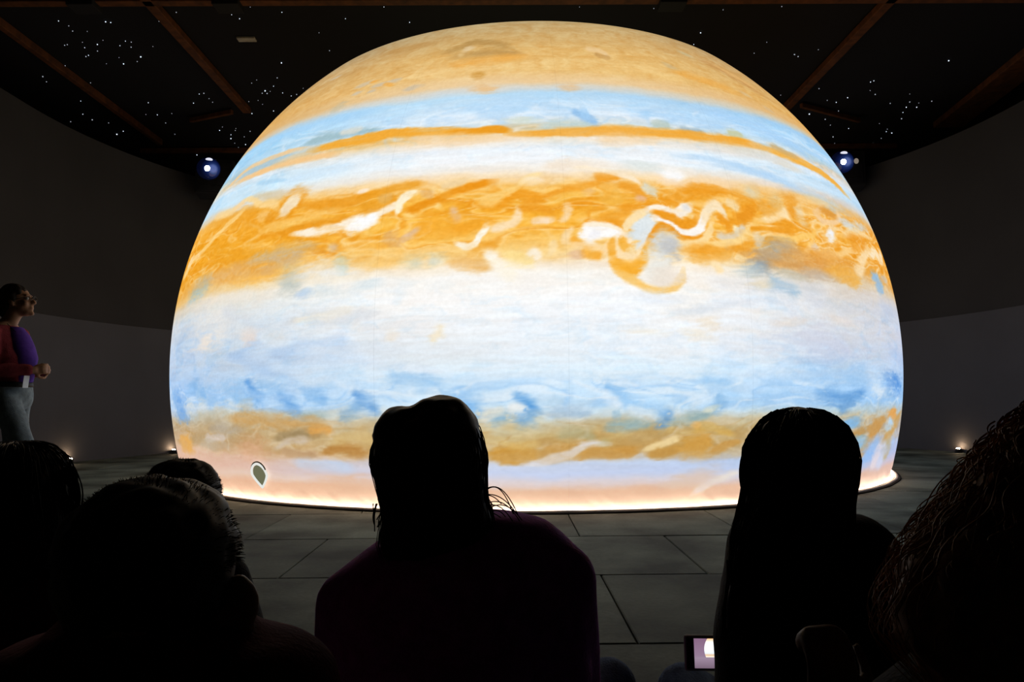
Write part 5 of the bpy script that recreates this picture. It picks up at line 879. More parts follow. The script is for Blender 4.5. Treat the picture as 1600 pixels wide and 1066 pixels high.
    # hand placed clouds, ovals and filaments
    for kind, colour, alpha, soft, sx, sy, pts in CLOUDS:
        c = np.array(colour, np.float32)
        if kind == 0:
            P = np.array(pts, np.float32); P[:, 2] *= 1+.55*np.clip((9-P[:, 2])/6, 0, 1)
            w = P[:, 2].max()*1.7
            x0, x1 = P[:, 0].min()-w/sx, P[:, 0].max()+w/sx; y0, y1 = P[:, 1].min()-w/sy, P[:, 1].max()+w/sy
            m = np.nonzero((us > x0) & (us < x1) & (vs > y0) & (vs < y1))[0]
            if len(m) == 0: continue
            X = us[m]*sx; Y = vs[m]*sy; best = np.full(len(m), 9., np.float32); grow = 1.0+.85*soft
            seg = np.hypot(np.diff(P[:, 0])*sx, np.diff(P[:, 1])*sy); tot = max(seg.sum(), 1e-6); run = 0.0; where = np.zeros(len(m), np.float32)
            for q in range(len(P)-1):
                ax, ay, aw = P[q]; bx, by, bw = P[q+1]; ax *= sx; bx *= sx; ay *= sy; by *= sy
                dx, dy = bx-ax, by-ay
                t = np.clip(((X-ax)*dx+(Y-ay)*dy)/max(dx*dx+dy*dy, 1e-6), 0, 1)
                along = (run+t*seg[q])/tot
                slim = 1-.6*soft*np.clip(1-np.minimum(along, 1-along)/.26, 0, 1)**1.5
                d = np.hypot(X-ax-t*dx, Y-ay-t*dy)/((aw+(bw-aw)*t)*.5*grow*slim)
                hit = d < best; best = np.where(hit, d, best); where = np.where(hit, along, where); run += seg[q]
            ends = np.clip(np.minimum(where, 1-where)/.16+.5*(1-soft)+.15, 0, 1)
        else:
            cx, cy, rx, ry, th = pts
            r = max(rx, ry)*1.7
            m = np.nonzero((np.abs(us-cx) < r/sx) & (np.abs(vs-cy) < r/sy))[0]
            if len(m) == 0: continue
            X = (us[m]-cx)*sx; Y = (vs[m]-cy)*sy; ct, sn = math.cos(th), math.sin(th)
            best = np.hypot((X*ct+Y*sn)/rx, (-X*sn+Y*ct)/ry)/(1+.15*soft); ends = 1.0
        best = best+soft*(.5*st[m]+.4*st2[m]+.4*wisp[m])-.08
        lo = 1-.85*soft; hi = 1+.6*soft
        k = alpha*smooth01((hi-best)/(hi-lo))*ends*(1+.5*soft*(st[m]+sw3[m])); k = np.clip(k, 0, 1)[:, None]
        col[m] = col[m]*(1-k)+c*k
    fine = fbm(lon*2.6+n3, lat*4.2, 151, 3)
    col = col+(fine*(4+3*north+4*belt+4*tanb))[:, None]
    return np.clip(col/255., 0, 1.0)



def ball_radius(lat):
    t = np.clip((lat-49.0)/8.0, 0, 1)
    return BR*(1-.03*t*t*(3-2*t))


def ball_points(lon, lat, lift=0.0):
    r = ball_radius(lat)+lift
    # creases where the fabric is tied down
    w = np.exp(-((lat+16.6)/1.5)**2)
    r = r+w*.02*(vnoise(lon*.45, lat*.9, 5)+.6*vnoise(lon*1.3+lat*1.5, lat*.5, 6))
    lo = np.radians(lon); la = np.radians(lat)
    return np.stack([BX+r*np.cos(la)*np.sin(lo), BY-r*np.cos(la)*np.cos(lo), BZ+r*np.sin(la)], -1)


def paint_attr(me, lon, lat):
    # the far side carries the same map mirrored, so the picture closes round the ball
    l2 = np.where(lon > 180, lon-360, lon); l2 = np.where(l2 > 90, 180-l2, np.where(l2 < -90, -180-l2, l2))
    rgb = lin(paint_planet(l2, lat))*np.where(np.abs((lon-1.7+10) % 20-10) < .03, .91, 1.0)[:, None]
    a = me.attributes.new('planet_map', 'FLOAT_COLOR', 'POINT')
    buf = np.ones((len(lon), 4), np.float32); buf[:, :3] = rgb
    a.data.foreach_set('color', buf.ravel())


LAT0 = -math.degrees(math.asin(BZ/BR))
ball = thing('planet_ball', 'giant glowing inflatable ball showing a planet with orange, white and blue bands', 'ball', (BX, BY, 0))


def grid_mesh(name, lons, lats, lift=0.0, closed=True):
    LO, LA = np.meshgrid(lons, lats); lo = LO.ravel(); la = LA.ravel()
    n, m = len(lats), len(lons)
    P = ball_points(lo, la, lift)
    i = np.arange(n-1)[:, None]; j = np.arange(m if closed else m-1)[None, :]; k = (j+1) % m
    F = np.stack([i*m+j, i*m+k, (i+1)*m+k, (i+1)*m+j], -1).reshape(-1, 4)
    me = bpy.data.meshes.new(name)
    me.vertices.add(len(P)); me.vertices.foreach_set('co', P.astype(np.float32).ravel())
    me.loops.add(F.size); me.loops.foreach_set('vertex_index', F.astype(np.int32).ravel())
    me.polygons.add(len(F)); me.polygons.foreach_set('loop_start', np.arange(0, F.size, 4, dtype=np.int32))
    me.polygons.foreach_set('use_smooth', np.ones(len(F), bool))
    me.update(calc_edges=True)
    paint_attr(me, lo, la)
    return me


seams = (1.7+20*np.arange(18)+72) % 360-72              # welds between the fabric gores, a shade less translucent
lons = np.unique(np.concatenate([np.arange(-72, 72, .17), np.arange(72, 288, 2.4), seams-.07, seams, seams+.07]))
lats = np.concatenate([np.arange(LAT0, 55, .125), np.arange(55, 90.01, .7)])
link('screen_skin', grid_mesh('screen_skin', lons, lats), M['planet'], ball)
RB = math.sqrt(BR*BR-BZ*BZ)


def ring(radius, z, rx, rz, seg=240, sec=8, wob=0.0, seed=3, a0=0.0, a1=2*math.pi):
    """torus of elliptical section round the ball's foot, optionally wavy"""
    full = abs(a1-a0-2*math.pi) < 1e-6
    th = np.linspace(a0, a1, seg, endpoint=not full); vs = []; fs = []
    for i, t in enumerate(th):
        w = wob*float(vnoise(np.array([math.cos(t)*14.0]), np.array([math.sin(t)*14.0]), seed)[0])
        w2 = wob*float(vnoise(np.array([math.cos(t)*33.0]), np.array([math.sin(t)*33.0]), seed+1)[0])
        for j in range(sec):
            a = 2*math.pi*j/sec
            rr = radius+w+rx*math.cos(a); vs.append((BX+rr*math.sin(t), BY-rr*math.cos(t), z+max(-z*.0, w2*.5)+rz*math.sin(a)))
    n = len(th)
    for i in range(n if full else n-1):
        ii = (i+1) % n
        for j in range(sec):
            k = (j+1) % sec; fs.append((i*sec+j, ii*sec+j, ii*sec+k, i*sec+k))
    return Geo().add(vs, fs)


ring(RB+.072, .010, .020, .014, wob=.012, seed=21).build('skirt', M['fabric'], ball)
# flat light tape lying round the foot, shining up the fabric
n_ = 240; tv = []; tf = []
for i in range(n_):
    t = 2*math.pi*i/n_
    for rr_, zz in ((RB+.018, .030), (RB+.052, .040), (RB+.052, .026), (RB+.018, .018)): tv.append((BX+rr_*math.sin(t), BY-rr_*math.cos(t), zz))
for i in range(n_):
    k = (i+1) % n_
    for a_ in range(4): b_ = (a_+1) % 4; tf.append((i*4+a_, i*4+b_, k*4+b_, k*4+a_))
Geo().add(tv, tf).build('light_strip', M['strip'], ball, smooth=False)
ring(RB+.098, .005, .016, .007, seg=260, sec=8, wob=.016, seed=31).build('hem', M['hem'], ball)

# oval vent flap low on the left of the ball
vlon, vlat = -34.9, -13.25
la, lo = math.radians(vlat), math.radians(vlon)
nrm = Vector((math.cos(la)*math.sin(lo), -math.cos(la)*math.cos(lo), math.sin(la))); east = Vector((math.cos(lo), math.sin(lo), 0)); north = nrm.cross(east) * -1
if north.z < 0: north = -north
vc = Vector((BX, BY, BZ))+nrm*(BR+.004)


def teardrop(s, n=40):
    pts = []
    for i in range(n):
        a = 2*math.pi*i/n; y = math.sin(a); x = math.cos(a)*(1.0 if y > 0 else max(.0, 1+y)**.55*1.0)
        pts.append((x*.088*s+.010*s*(-y), y*(.086 if y > 0 else .100)*s))
    return pts


def on_ball(x, y, lift): return vc+east*x+north*y+nrm*lift


tp = teardrop(1.0); vs = [on_ball(x, y, .004) for x, y in tp]+[on_ball(x, y, .016) for x, y in tp]; n = len(tp)
vg = Geo().add(vs, [tuple(n+i for i in range(n))]+[(i, (i+1) % n, n+(i+1) % n, n+i) for i in range(n)])
vent = vg.build('vent', M['vent_glow'], ball, smooth=False)
tp2 = [(x*1.0, y*1.0) for x, y in teardrop(1.14)]
Geo().tube([on_ball(x, y, .020) for x, y in tp2]+[on_ball(*tp2[0], .020), on_ball(*tp2[1], .020)], .010, 8).build('vent_rim', M['rim_glow'], vent)
hood = [on_ball(.104*math.cos(a), .104*math.sin(a)+.014, .022) for a in np.linspace(.35, math.pi-.35, 14)]
Geo().tube(hood, .006, 8).build('vent_hood', M['porthole'], vent)

# ------------------------------------------------------------------ lamps at the foot of the wall, projectors
for nm, (x, y), lab in (('uplight', (-6.45, 11.46), 'small warm uplight at the wall foot behind the standing woman'),
                        ('uplight', (-5.77, 13.46), 'small warm uplight at the wall foot, half hidden by the left edge of the ball'),
                        ('uplight', (7.08, 11.98), 'small warm uplight at the wall foot right of the ball')):
    d = Vector((x-BX, y-BY, 0)).normalized(); p = Vector((BX, BY, 0))+d*(WR-.085)
    t = thing(nm, lab, 'lamp', p, 'uplights along the wall foot')
    Geo().loft([(0.0, p.x, p.y, .055, .055), (.012, p.x, p.y, .055, .055), (.014, p.x, p.y, .045, .045), (.05, p.x, p.y, .042, .042), (.058, p.x, p.y, .046, .046)], 24).build('housing', M['metal_dark'], t)
    Geo().ell((p.x, p.y, .060), (.028, .028, .016), seg=16, rings=8).build('lens', M['uplight'], t)


def SIDE(side): return .06 if side > 0 else .10


def projector(loc, face, label, side):
    t = thing('projector', label, 'projector', loc, 'projectors on top of the curved wall')
    t.rotation_euler = (0, 0, math.atan2(face.y, face.x)-math.pi/2)      # local +Y points at the room
    bpy.context.view_layer.update()
    mw = t.matrix_basis.copy()

    def put(g_, name, m, par=t):
        o = g_.build(name, m, None); o.parent = par; return o
    put(Geo().box((0, -.12, -.02), (.66, .5, .62), bevel=.02), 'housing', M['black'])
    put(Geo().box((0, -.30, -.42), (.10, .10, .32), bevel=.01).box((0, -.50, -.52), (.10, .40, .06), bevel=.01), 'bracket', M['metal_dark'])
    put(Geo().box((0, .13, -.02), (.58, .03, .54), bevel=.008), 'front_panel', M['metal_dark'])
    dome = put(Geo().ell((SIDE(side), .16, .10), (.20, .14, .20), seg=28, rings=16), 'lens_dome', M['dome'])
    put(Geo().ell((SIDE(side), .285, .07), (.048, .03, .052), seg=18, rings=10), 'lamp', M['lens_core'], dome)
    put(Geo().ell((SIDE(side)-.02, .25, .235), (.062, .03, .034), seg=16, rings=8), 'top_glint', M['glint_soft'], t)
    if side > 0:
        put(Geo().ell((-.16, .24, .08), (.04, .02, .05), seg=14, rings=8), 'side_glint', M['glint_warm'], t)
    for q in range(5):
        put(Geo().box((-.2+.1*q, .15, -.20), (.07, .01, .012), bevel=.002), 'vent_slat', M['black'], t)
    return t


for (px_, py_, pz_), lab, side in (((-5.17, 13.45, 4.91), 'black projector with a bright lens beside the left edge of the ball', -1),
                                   ((6.10, 13.35, 4.94), 'black projector with a bright lens beside the right edge of the ball', 1)):
    f_ = Vector((BX-px_*.2-px_*.0, 0, 0)); f_ = Vector((-px_*.55, -py_, 0)).normalized()
    projector((px_, py_, pz_), f_, lab, side)

# ------------------------------------------------------------------ people


def hmat(c, yaw=0, pitch=0, tilt=0, s=1.0):
    return Matrix.Translation(Vector(c)) @ Matrix.Rotation(yaw, 4, 'Z') @ Matrix.Rotation(pitch, 4, 'X') @ Matrix.Rotation(tilt, 4, 'Y') @ Matrix.Scale(s, 4)


def add_head(g, mw, ears=True, neck_to=None, face=True):
    """skull, face, nose, lips, ears; local axes: +Y face, +Z crown; chin -.118, crown +.12"""
    h = Geo()
    h.ell((0, -.012, .030), (.075, .095, .090)); h.ell((0, .022, -.028), (.061, .068, .082)); h.ell((0, .046, -.085), (.040, .040, .030))
    if face:
        h.chain([(0, .088, .012), (0, .100, -.010), (0, .110, -.030)], [.008, .010, .013]); h.ell((.011, .096, -.033), .010); h.ell((-.011, .096, -.033), .010)
        h.ell((0, .080, .026), (.050, .014, .010)); h.ell((.038, .060, -.028), .024); h.ell((-.038, .060, -.028), .024)
        h.ell((0, .087, -.060), (.022, .010, .007)); h.ell((0, .085, -.070), (.020, .010, .008)); h.ell((0, .078, -.102), (.020, .016, .016))
    if ears:
        for sx in (-1, 1):
            h.ell((sx*.078, -.008, -.010), (.010, .018, .030)); h.ell((sx*.076, -.002, -.034), (.009, .010, .011))
    vs = [mw @ Vector(p) for p in h.v]; g.add(vs, h.f)
    n0 = mw @ Vector((0, -.020, -.055)); n1 = neck_to if neck_to is not None else mw @ Vector((0, -.035, -.165))
    g.chain([n0, (Vector(n0)+Vector(n1))/2, n1], [.055*mw.to_scale().x, .053*mw.to_scale().x, .060*mw.to_scale().x])


def add_hand(g, wrist, d, n, side=1, curl=.5, s=1.0, spread=.06):
    """palm, four unequal bent fingers, thumb from the side of the palm; d towards the fingers, n out of the palm"""
    d = Vector(d).normalized(); n = Vector(n); n = (n-d*n.dot(d)).normalized(); x = d.cross(n)*side
    w = Vector(wrist)
    rot = Matrix((x, d, n)).transposed()
    g.chain([w-d*.03*s, w+d*.01*s], [.025*s, .026*s])
    g.ell(w+d*.045*s, (.040*s, .052*s, .016*s), rot)
    for i, (off, L) in enumerate(((-.030, .070), (-.010, .080), (.011, .075), (.030, .060))):
        base = w+d*(.085-.004*abs(i-1.5))*s+x*off*s; dd = (d+x*(i-1.5)*spread).normalized(); pts = [w+d*.04*s+x*off*.8*s, base]; p = base
        for q, fr in enumerate((.45, .32, .26)):
            a = curl*(q+.55)*.85
            p = p+(dd*math.cos(a)+n*math.sin(a))*L*fr*s; pts.append(p)
        g.chain(pts, [.011*s, .0095*s, .0088*s, .0080*s, .0070*s], seg=10)
    tb = w+d*.022*s+x*-.030*s
    t1 = tb+(d*.55-x*.75+n*.35).normalized()*.035*s; t2 = t1+(d*.85-x*.25+n*.45*curl).normalized()*.030*s; t3 = t2+(d*.95+x*.10+n*.5*curl).normalized()*.024*s
    g.chain([w+d*.02*s, tb, t1, t2, t3], [.014*s, .014*s, .0115*s, .010*s, .008*s], seg=10)


def add_eyes(parent, mw):
    for sx in (-1, 1):
        c = mw @ Vector((sx*.030, .076, .004)); Geo().ell(c, .0125*mw.to_scale().x, seg=12, rings=8).build('eye', M['eye'], parent)


def strands(rings, n, seed, r=.0011, lift=.004, jitter=.006, a0=0.0, a1=2*math.pi, curl=0.0, start=0.0, end=1.0):
    """loose hairs lying along a lofted mass of hair"""
    rr = random.Random(seed); g = Geo(); m = len(rings)
    for _ in range(n):
        a = rr.uniform(a0, a1); s0 = start*(m-1)+rr.uniform(0, .35)*(m-1)*(end-start); s1 = (start+(end-start)*rr.uniform(.55, 1.06))*(m-1); pts = []
        drift = rr.uniform(-.25, .25); k = 9 if not curl else 44; ph = rr.uniform(0, 6.28); L = lift*rr.uniform(.2, 1.3)
        for i in range(k):
            t = s0+(s1-s0)*i/(k-1); tt = min(t, m-1.001); j = int(tt); f = tt-j
            A, B = rings[j], rings[j+1]; z, cx, cy, rx, ry = [A[q]+(B[q]-A[q])*f for q in range(5)]
            z -= max(0, t-m+1)*.03
            aa = a+drift*i/k; off = L+jitter*.5*math.sin(i*(.7 if not curl else .16)+ph)
            p = Vector((cx+(rx+off)*math.cos(aa), cy+(ry+off)*math.sin(aa), z))
            if curl:
                w_ = .62+.1*math.sin(ph*3); p += Vector((math.cos(i*w_+ph)*curl, math.sin(i*w_+ph)*curl, math.sin(i*w_*.5+ph)*curl*.5))
            pts.append(p)
        g.tube(pts, [r*(1-.6*i/k) for i in range(len(pts))], 4)
    return g


def torso_rings(tab, cy, depth, neck_depth=.07):
    """(z, cx, half width) -> sections, with hips added down to the floor"""
    out = []
    for i, (z, cx, hw) in enumerate(tab):
        out.append((z, cx, cy, hw, min(depth, neck_depth+(depth-neck_depth)*min(1, i/4))))
    return out


def legs_crossed(g, hip, knees, ankles, r=(.085, .068, .045), hips_r=.13):
    hx, hy = hip
    g.ell((hx, hy, .13), (.19*hips_r/.13, .14, .125))
    for s, kn, an in ((-1, knees[0], ankles[0]), (1, knees[1], ankles[1])):
        a = Vector((hx+s*.10, hy+.04, .115)); kn = Vector(kn); an = Vector(an)
        g.chain([a, a.lerp(kn, .5), kn], [r[0]*1.05, r[0]*.95, r[1]]); g.chain([kn, kn.lerp(an, .4)+Vector((0, .0, .0)), an], [r[1], r[1]*.9, r[2]])


def shoes(par, ankles, dirs):
    for an, d in zip(ankles, dirs):
        an = Vector(an); d = Vector(d).normalized(); a = an-d*.03; a.z = .048; b_ = an+d*.15; b_.z = .040
        Geo().chain([a, a.lerp(b_, .5), b_], [.047, .046, .038]).fuse('shoe', M['shoe'], par, .011, 4)


def seated(name, label, head, hair_rings, torso, knees, ankles, arms, mats, hip, scale=1.0, cy=1.36, depth=.125, hair_cy=None, loose=None, head_rot=(0, 0, 0), ears=True, hand_curl=.7, hand_size=1.0, extra_hair=None, extra_top=None, hair_noise=.004, hair_vox=.0075, neck_w=None):
    """a person sitting cross-legged on the floor and facing the ball; every z is measured from the floor"""
    skin_m, hair_m, top_m, leg_m = [M[k] for k in mats]
    P = thing(name, label, 'person', (hip[0], hip[1], 0), 'audience sitting on the floor')
    mw = hmat(head, *head_rot, scale)
    # body: one continuous skin under the clothes
    body = Geo(); neck_base = Vector((torso[0][1], cy-.005, torso[0][0]-.04))
    add_head(body, mw, ears, neck_base)
    inner = [(z, cx, cy, hw*.80, max(.04, dpt*.8)) for (z, cx, _, hw, dpt) in torso_rings(torso, cy, depth)][2:]
    zt = inner[-1]
    inner += [(.22, hip[0], hip[1], .14, .10), (.05, hip[0], hip[1], .15, .11)]
    body.loft(inner)
    for arm in arms:
        s_, e_, w_, hd, hn, side = arm
        body.chain([s_, Vector(s_).lerp(Vector(e_), .5), e_, Vector(e_).lerp(Vector(w_), .5), w_], [.045*scale, .042*scale, .036*scale, .033*scale, .025*scale])
        add_hand(body, w_, hd, hn, side, hand_curl, scale*hand_size)
    leg_in = Geo(); legs_crossed(body, hip, knees, ankles, (.068, .055, .036), .11)
    body.fuse('body', skin_m, P, .0085, 3)
    add_eyes(P, mw)
    # clothes
    top = Geo(); rings = torso_rings(torso, cy, depth)
    last = rings[-1]
    rings += [(.26, (last[1]+hip[0])/2, (cy+hip[1])/2, max(.17, last[3]*.86), .135), (.12, hip[0], hip[1], .185, .15), (.035, hip[0], hip[1], .18, .145)]
    top.loft(rings)
    for s_, e_, w_, hd, hn, side in arms:
        top.chain([s_, Vector(s_).lerp(Vector(e_), .5), e_, Vector(e_).lerp(Vector(w_), .5), Vector(e_).lerp(Vector(w_), .93)], [.062*scale, .058*scale, .052*scale, .046*scale, .038*scale])
    if extra_top: extra_top(top)
    top.fuse('top', top_m, P, .011, 5, noise=.006, nscale=9)
    lg = Geo(); legs_crossed(lg, (hip[0], hip[1]+.02), knees, ankles); lg.fuse('trousers', leg_m, P, .012, 5, noise=.004, nscale=14)
    shoes(P, ankles, [(Vector(a)-Vector(k)).xy.to_3d() for a, k in zip(ankles, knees)])
    # hair
    hr = Geo(); hr.loft(hair_rings)
    if extra_hair: extra_hair(hr)
    hobj = hr.fuse('hair', hair_m, P, hair_vox, 3, noise=hair_noise, nscale=38)
    if loose:
        loose(hair_rings).build('loose_hair', hair_m, hobj, kind='stuff')
    return P, mw


# woman in the purple jumper, in the middle
tab = [(0.688, -0.077, 0.093), (0.673, -0.056, 0.128), (0.649, -0.057, 0.158), (0.629, -0.061, 0.182), (0.615, -0.068, 0.194), (0.586, -0.084, 0.216), (0.562, -0.095, 0.229), (0.53, -0.096, 0.238), (0.496, -0.094, 0.237), (0.462, -0.088, 0.231), (0.43, -0.08, 0.224), (0.399, -0.071, 0.22)]
hr1 = [(z, cx, 1.335+dy, hw, d) for (z, cx, hw), dy, d in zip([(0.852, -0.135, 0.074), (0.835, -0.134, 0.085), (0.802, -0.133, 0.096), (0.777, -0.132, 0.097), (0.747, -0.129, 0.092), (0.718, -0.125, 0.089), (0.694, -0.117, 0.09), (0.671, -0.116, 0.094)], (.0, .0, 0, -.005, -.008, -.012, -.018, -.022), (.088, .098, .108, .108, .104, .098, .085, .075))]
# hair running down to the collar
hr1 += [(.650, -.128, 1.305, .088, .055), (.622, -.150, 1.298, .055, .030)]


def top_hair1(g):
    g.ell((-.112, 1.335, .832), (.066, .088, .062)); g.ell((-.178, 1.335, .824), (.055, .085, .053)); g.ell((-.130, 1.345, .800), (.085, .112, .080))


def loose1(rings):
    g = strands(rings, 240, 5, lift=.003, jitter=.005)
    rr = random.Random(3)
    for i in range(10):                       # flyaways curling over the right shoulder
        x0 = -.045+rr.uniform(-.02, .02); z0 = .718+rr.uniform(-.03, .015); L = rr.uniform(.03, .075)
        h_ = rr.uniform(.006, .018); dy = rr.uniform(-.012, .012); dr = rr.uniform(.01, .05)
        pts = [(x0+L*t, 1.32+dy*t, z0+h_*math.sin(t*2.6)-dr*t*t) for t in np.linspace(0, 1, 14)]
        g.tube(pts, .0009, 4)
    for i in range(14):                       # ends at the left of the neck
        x0 = -.215+rr.uniform(-.01, .015); z0 = .71
        w_ = rr.uniform(-.004, .014); l_ = rr.uniform(.025, .05)
        g.tube([(x0-w_*t+.004*math.sin(t*3+i), 1.32, z0-l_*t) for t in np.linspace(0, 1, 10)], .0010, 4)
    for i in range(10):
        x0 = -.046+rr.uniform(-.004, .003)
        g.tube([(x0+.012*t*t+.002*math.sin(7*t+i), 1.32, .765-.08*t) for t in np.linspace(0, 1, 7)], .0011, 4)
    return g


P1, mw1 = seated('person', 'person with dark shoulder-length hair in a purple jumper, seated in the middle', (-.133, 1.340, .750), hr1, tab,
       ((-.36, 1.80, .20), (.235, 1.83, .215)), ((-.02, 1.93, .085), (-.13, 1.82, .075)),
       [((.095, 1.37, .570), (.120, 1.46, .36), (.02, 1.68, .30), (-.5, .8, -.2), (0, -.2, -1), 1), ((-.275, 1.37, .530), (-.300, 1.46, .34), (-.17, 1.68, .30), (.5, .8, -.2), (0, -.2, -1), -1)],
       ('skin', 'hair_black', 'purple', 'jeans'), (-.08, 1.42), cy=1.375, depth=.13, loose=loose1, extra_hair=top_hair1, head_rot=(0, .06, 0))

# girl with long straight hair, on the right
tab2 = [(0.681, 0.509, 0.102), (0.671, 0.515, 0.115), (0.657, 0.519, 0.133), (0.639, 0.524, 0.144), (0.611, 0.526, 0.151), (0.569, 0.525, 0.157), (0.526, 0.52, 0.162), (0.48, 0.515, 0.165), (0.451, 0.515, 0.163), (0.403, 0.515, 0.162)]
hr2 = [(z, cx-.008*min(1, max(0, (.78-z)/.08)), 1.30+dy, hw-.009*min(1, max(0, (.80-z)/.08)), d) for (z, cx, hw), dy, d in zip([(0.867, 0.498, 0.01), (0.864, 0.5, 0.03), (0.853, 0.501, 0.051), (0.836, 0.5, 0.068), (0.813, 0.496, 0.081), (0.79, 0.494, 0.088), (0.766, 0.495, 0.09), (0.728, 0.492, 0.091), (0.701, 0.487, 0.094), (0.671, 0.481, 0.101), (0.645, 0.475, 0.104), (0.617, 0.47, 0.103), (0.59, 0.457, 0.098), (0.553, 0.436, 0.085), (0.517, 0.411, 0.066)], (0, 0, 0, -.002, -.004, -.006, -.008, -.012, -.016, -.022, -.032, -.040, -.045, -.050, -.052), (.02, .045, .068, .085, .098, .106, .110, .108, .100, .088, .070, .055, .045, .038, .030))]


def loose2(rings):
    g = strands(rings, 300, 9, lift=.003, jitter=.005)
    rr = random.Random(4)
    for i in range(22):                       # a lock hanging free beside the cheek
        x0 = .418+rr.uniform(-.012, .006)
        g.tube([(x0-.016*math.sin(t*3.0), 1.29, .818-.12*t) for t in np.linspace(0, 1, 10)], .0012, 4)
    for i in range(18):
        x0 = .372+rr.uniform(-.012, .01)
        l_ = rr.uniform(.07, .13); w_ = rr.uniform(0, .015); g.tube([(x0-w_*t*t, 1.275, .62-l_*t) for t in np.linspace(0, 1, 8)], .0011, 4)
    return g


P2, mw2 = seated('person', 'person with long straight black hair and dark clothes, holding a lit phone', (.497, 1.31, .742), hr2, tab2,
       ((.405, 1.79, .215), (.80, 1.72, .20)), ((.62, 1.88, .08), (.50, 1.80, .075)),
       [((.425, 1.34, .555), (.440, 1.44, .345), (.505, 1.60, .246), (.35, .9, .05), (0, -.3, 1), 1), ((.640, 1.34, .555), (.665, 1.44, .345), (.632, 1.61, .300), (-.15, .9, .1), (-.8, -.3, .4), -1)],
       ('skin', 'hair_black', 'charcoal', 'jeans'), (.53, 1.37), scale=.97, cy=1.33, depth=.11, hand_curl=.35, loose=loose2, head_rot=(0, -.08, 0))

# child with short hair close by on the left
tab3 = [(0.642, -0.396, 0.107), (0.633, -0.396, 0.114), (0.626, -0.395, 0.13), (0.619, -0.393, 0.161), (0.608, -0.396, 0.185), (0.596, -0.396, 0.199), (0.581, -0.395, 0.205), (0.564, -0.394, 0.207)]
hr3 = [(z, cx, .855+dy, hw, d) for (z, cx, hw), dy, d in zip([(0.803, -0.391, 0.012), (0.8, -0.392, 0.028), (0.795, -0.393, 0.041), (0.787, -0.392, 0.056), (0.772, -0.391, 0.074), (0.747, -0.391, 0.087), (0.729, -0.39, 0.092), (0.706, -0.39, 0.091), (0.681, -0.389, 0.087), (0.653, -0.389, 0.079)], (0, 0, 0, 0, 0, -.004, -.006, -.010, -.016, -.022), (.02, .04, .058, .074, .092, .100, .102, .096, .082, .062))]


def short_fuzz(cx, cy, cz, rx, ry, rz, n, seed, L=.014, r=.0008, zmin=-.1):
    rr = random.Random(seed); g = Geo()
    while n > 0:
        v = Vector((rr.gauss(0, 1), rr.gauss(0, 1), rr.gauss(0, 1))).normalized()
        if v.z < zmin: continue
        n -= 1; p = Vector((cx+rx*v.x, cy+ry*v.y, cz+rz*v.z)); d = (v+Vector((rr.uniform(-.6, .6), rr.uniform(-.6, .6), rr.uniform(-.3, .3)))).normalized()
        q = p+d*L*rr.uniform(.5, 1.1); q2 = q+(d+Vector((rr.uniform(-.5, .5), rr.uniform(-.5, .5), -.4))).normalized()*L*.6
        g.tube([p-v*.004, q, q2], [r, r*.8, r*.4], 3)
    return g


def collar3(g):
    for a in np.linspace(0, 2*math.pi, 26):
        g.ell((-.395+.086*math.cos(a), .865+.078*math.sin(a), .634+.010*math.sin(a*3)), (.024, .024, .020), seg=10, rings=6)


P3, mw3 = seated('person', 'person with short dark hair and one ear showing, nearest at the lower left', (-.391, .865, .671), hr3, tab3,
       ((-.64, 1.13, .17), (-.15, 1.13, .17)), ((-.37, 1.19, .075), (-.42, 1.12, .07)),
       [((-.235, .885, .520), (-.215, .97, .33), (-.30, 1.08, .27), (-.5, .8, -.2), (0, -.2, -1), 1), ((-.560, .885, .520), (-.575, .97, .33), (-.49, 1.08, .27), (.5, .8, -.2), (0, -.2, -1), -1)],
       ('skin', 'hair_dark', 'maroon', 'jeans'), (-.395, .93), scale=1.0, cy=.885, depth=.115,
       loose=lambda rings: short_fuzz(-.391, .853, .712, .092, .100, .090, 1500, 8, L=.004, r=.0006), extra_top=collar3, hair_noise=.006)
o3 = Geo()
o3.ell((-.294, .862, .662), (.020, .018, .030)); o3.ell((-.294, .868, .636), (.014, .012, .016)); o3.chain([(-.310, .868, .681), (-.296, .862, .686), (-.284, .858, .671)], [.010, .010, .008])
o3.ell((-.318, .864, .652), (.024, .022, .034))
o3.fuse('ear', M['skin'], P3, .004, 3)

# small child whose head shows behind it
hr4 = [(z, cx, 1.90+dy, hw, d) for (z, cx, hw), dy, d in zip([(0.745, -0.799, 0.022), (0.739, -0.797, 0.047), (0.726, -0.797, 0.067), (0.703, -0.796, 0.083), (0.664, -0.795, 0.09), (0.618, -0.793, 0.087), (0.571, -0.793, 0.076)], (0, 0, 0, 0, -.006, -.014, -.02), (.022, .048, .07, .088, .094, .080, .06))]
P4, mw4 = seated('person', 'small person with short fuzzy hair, head showing beyond the person at the lower left', (-.796, 1.905, .624), hr4,
       [(.545, -.796, .08), (.52, -.796, .105), (.495, -.796, .13), (.46, -.796, .15), (.40, -.796, .155), (.33, -.796, .155)],
       ((-1.06, 2.16, .15), (-.54, 2.16, .15)), ((-.78, 2.25, .075), (-.83, 2.18, .07)),
       [((-.69, 1.92, .45), (-.66, 2.0, .29), (-.72, 2.13, .23), (-.5, .8, -.2), (0, -.2, -1), 1), ((-.90, 1.92, .45), (-.93, 2.0, .29), (-.87, 2.13, .23), (.5, .8, -.2), (0, -.2, -1), -1)],
       ('skin', 'hair_dark', 'charcoal', 'jeans'), (-.796, 1.985), scale=.88, cy=1.92, depth=.10,
       loose=lambda rings: short_fuzz(-.796, 1.893, .660, .090, .094, .082, 1300, 18, L=.006, r=.0009), hair_noise=.006)

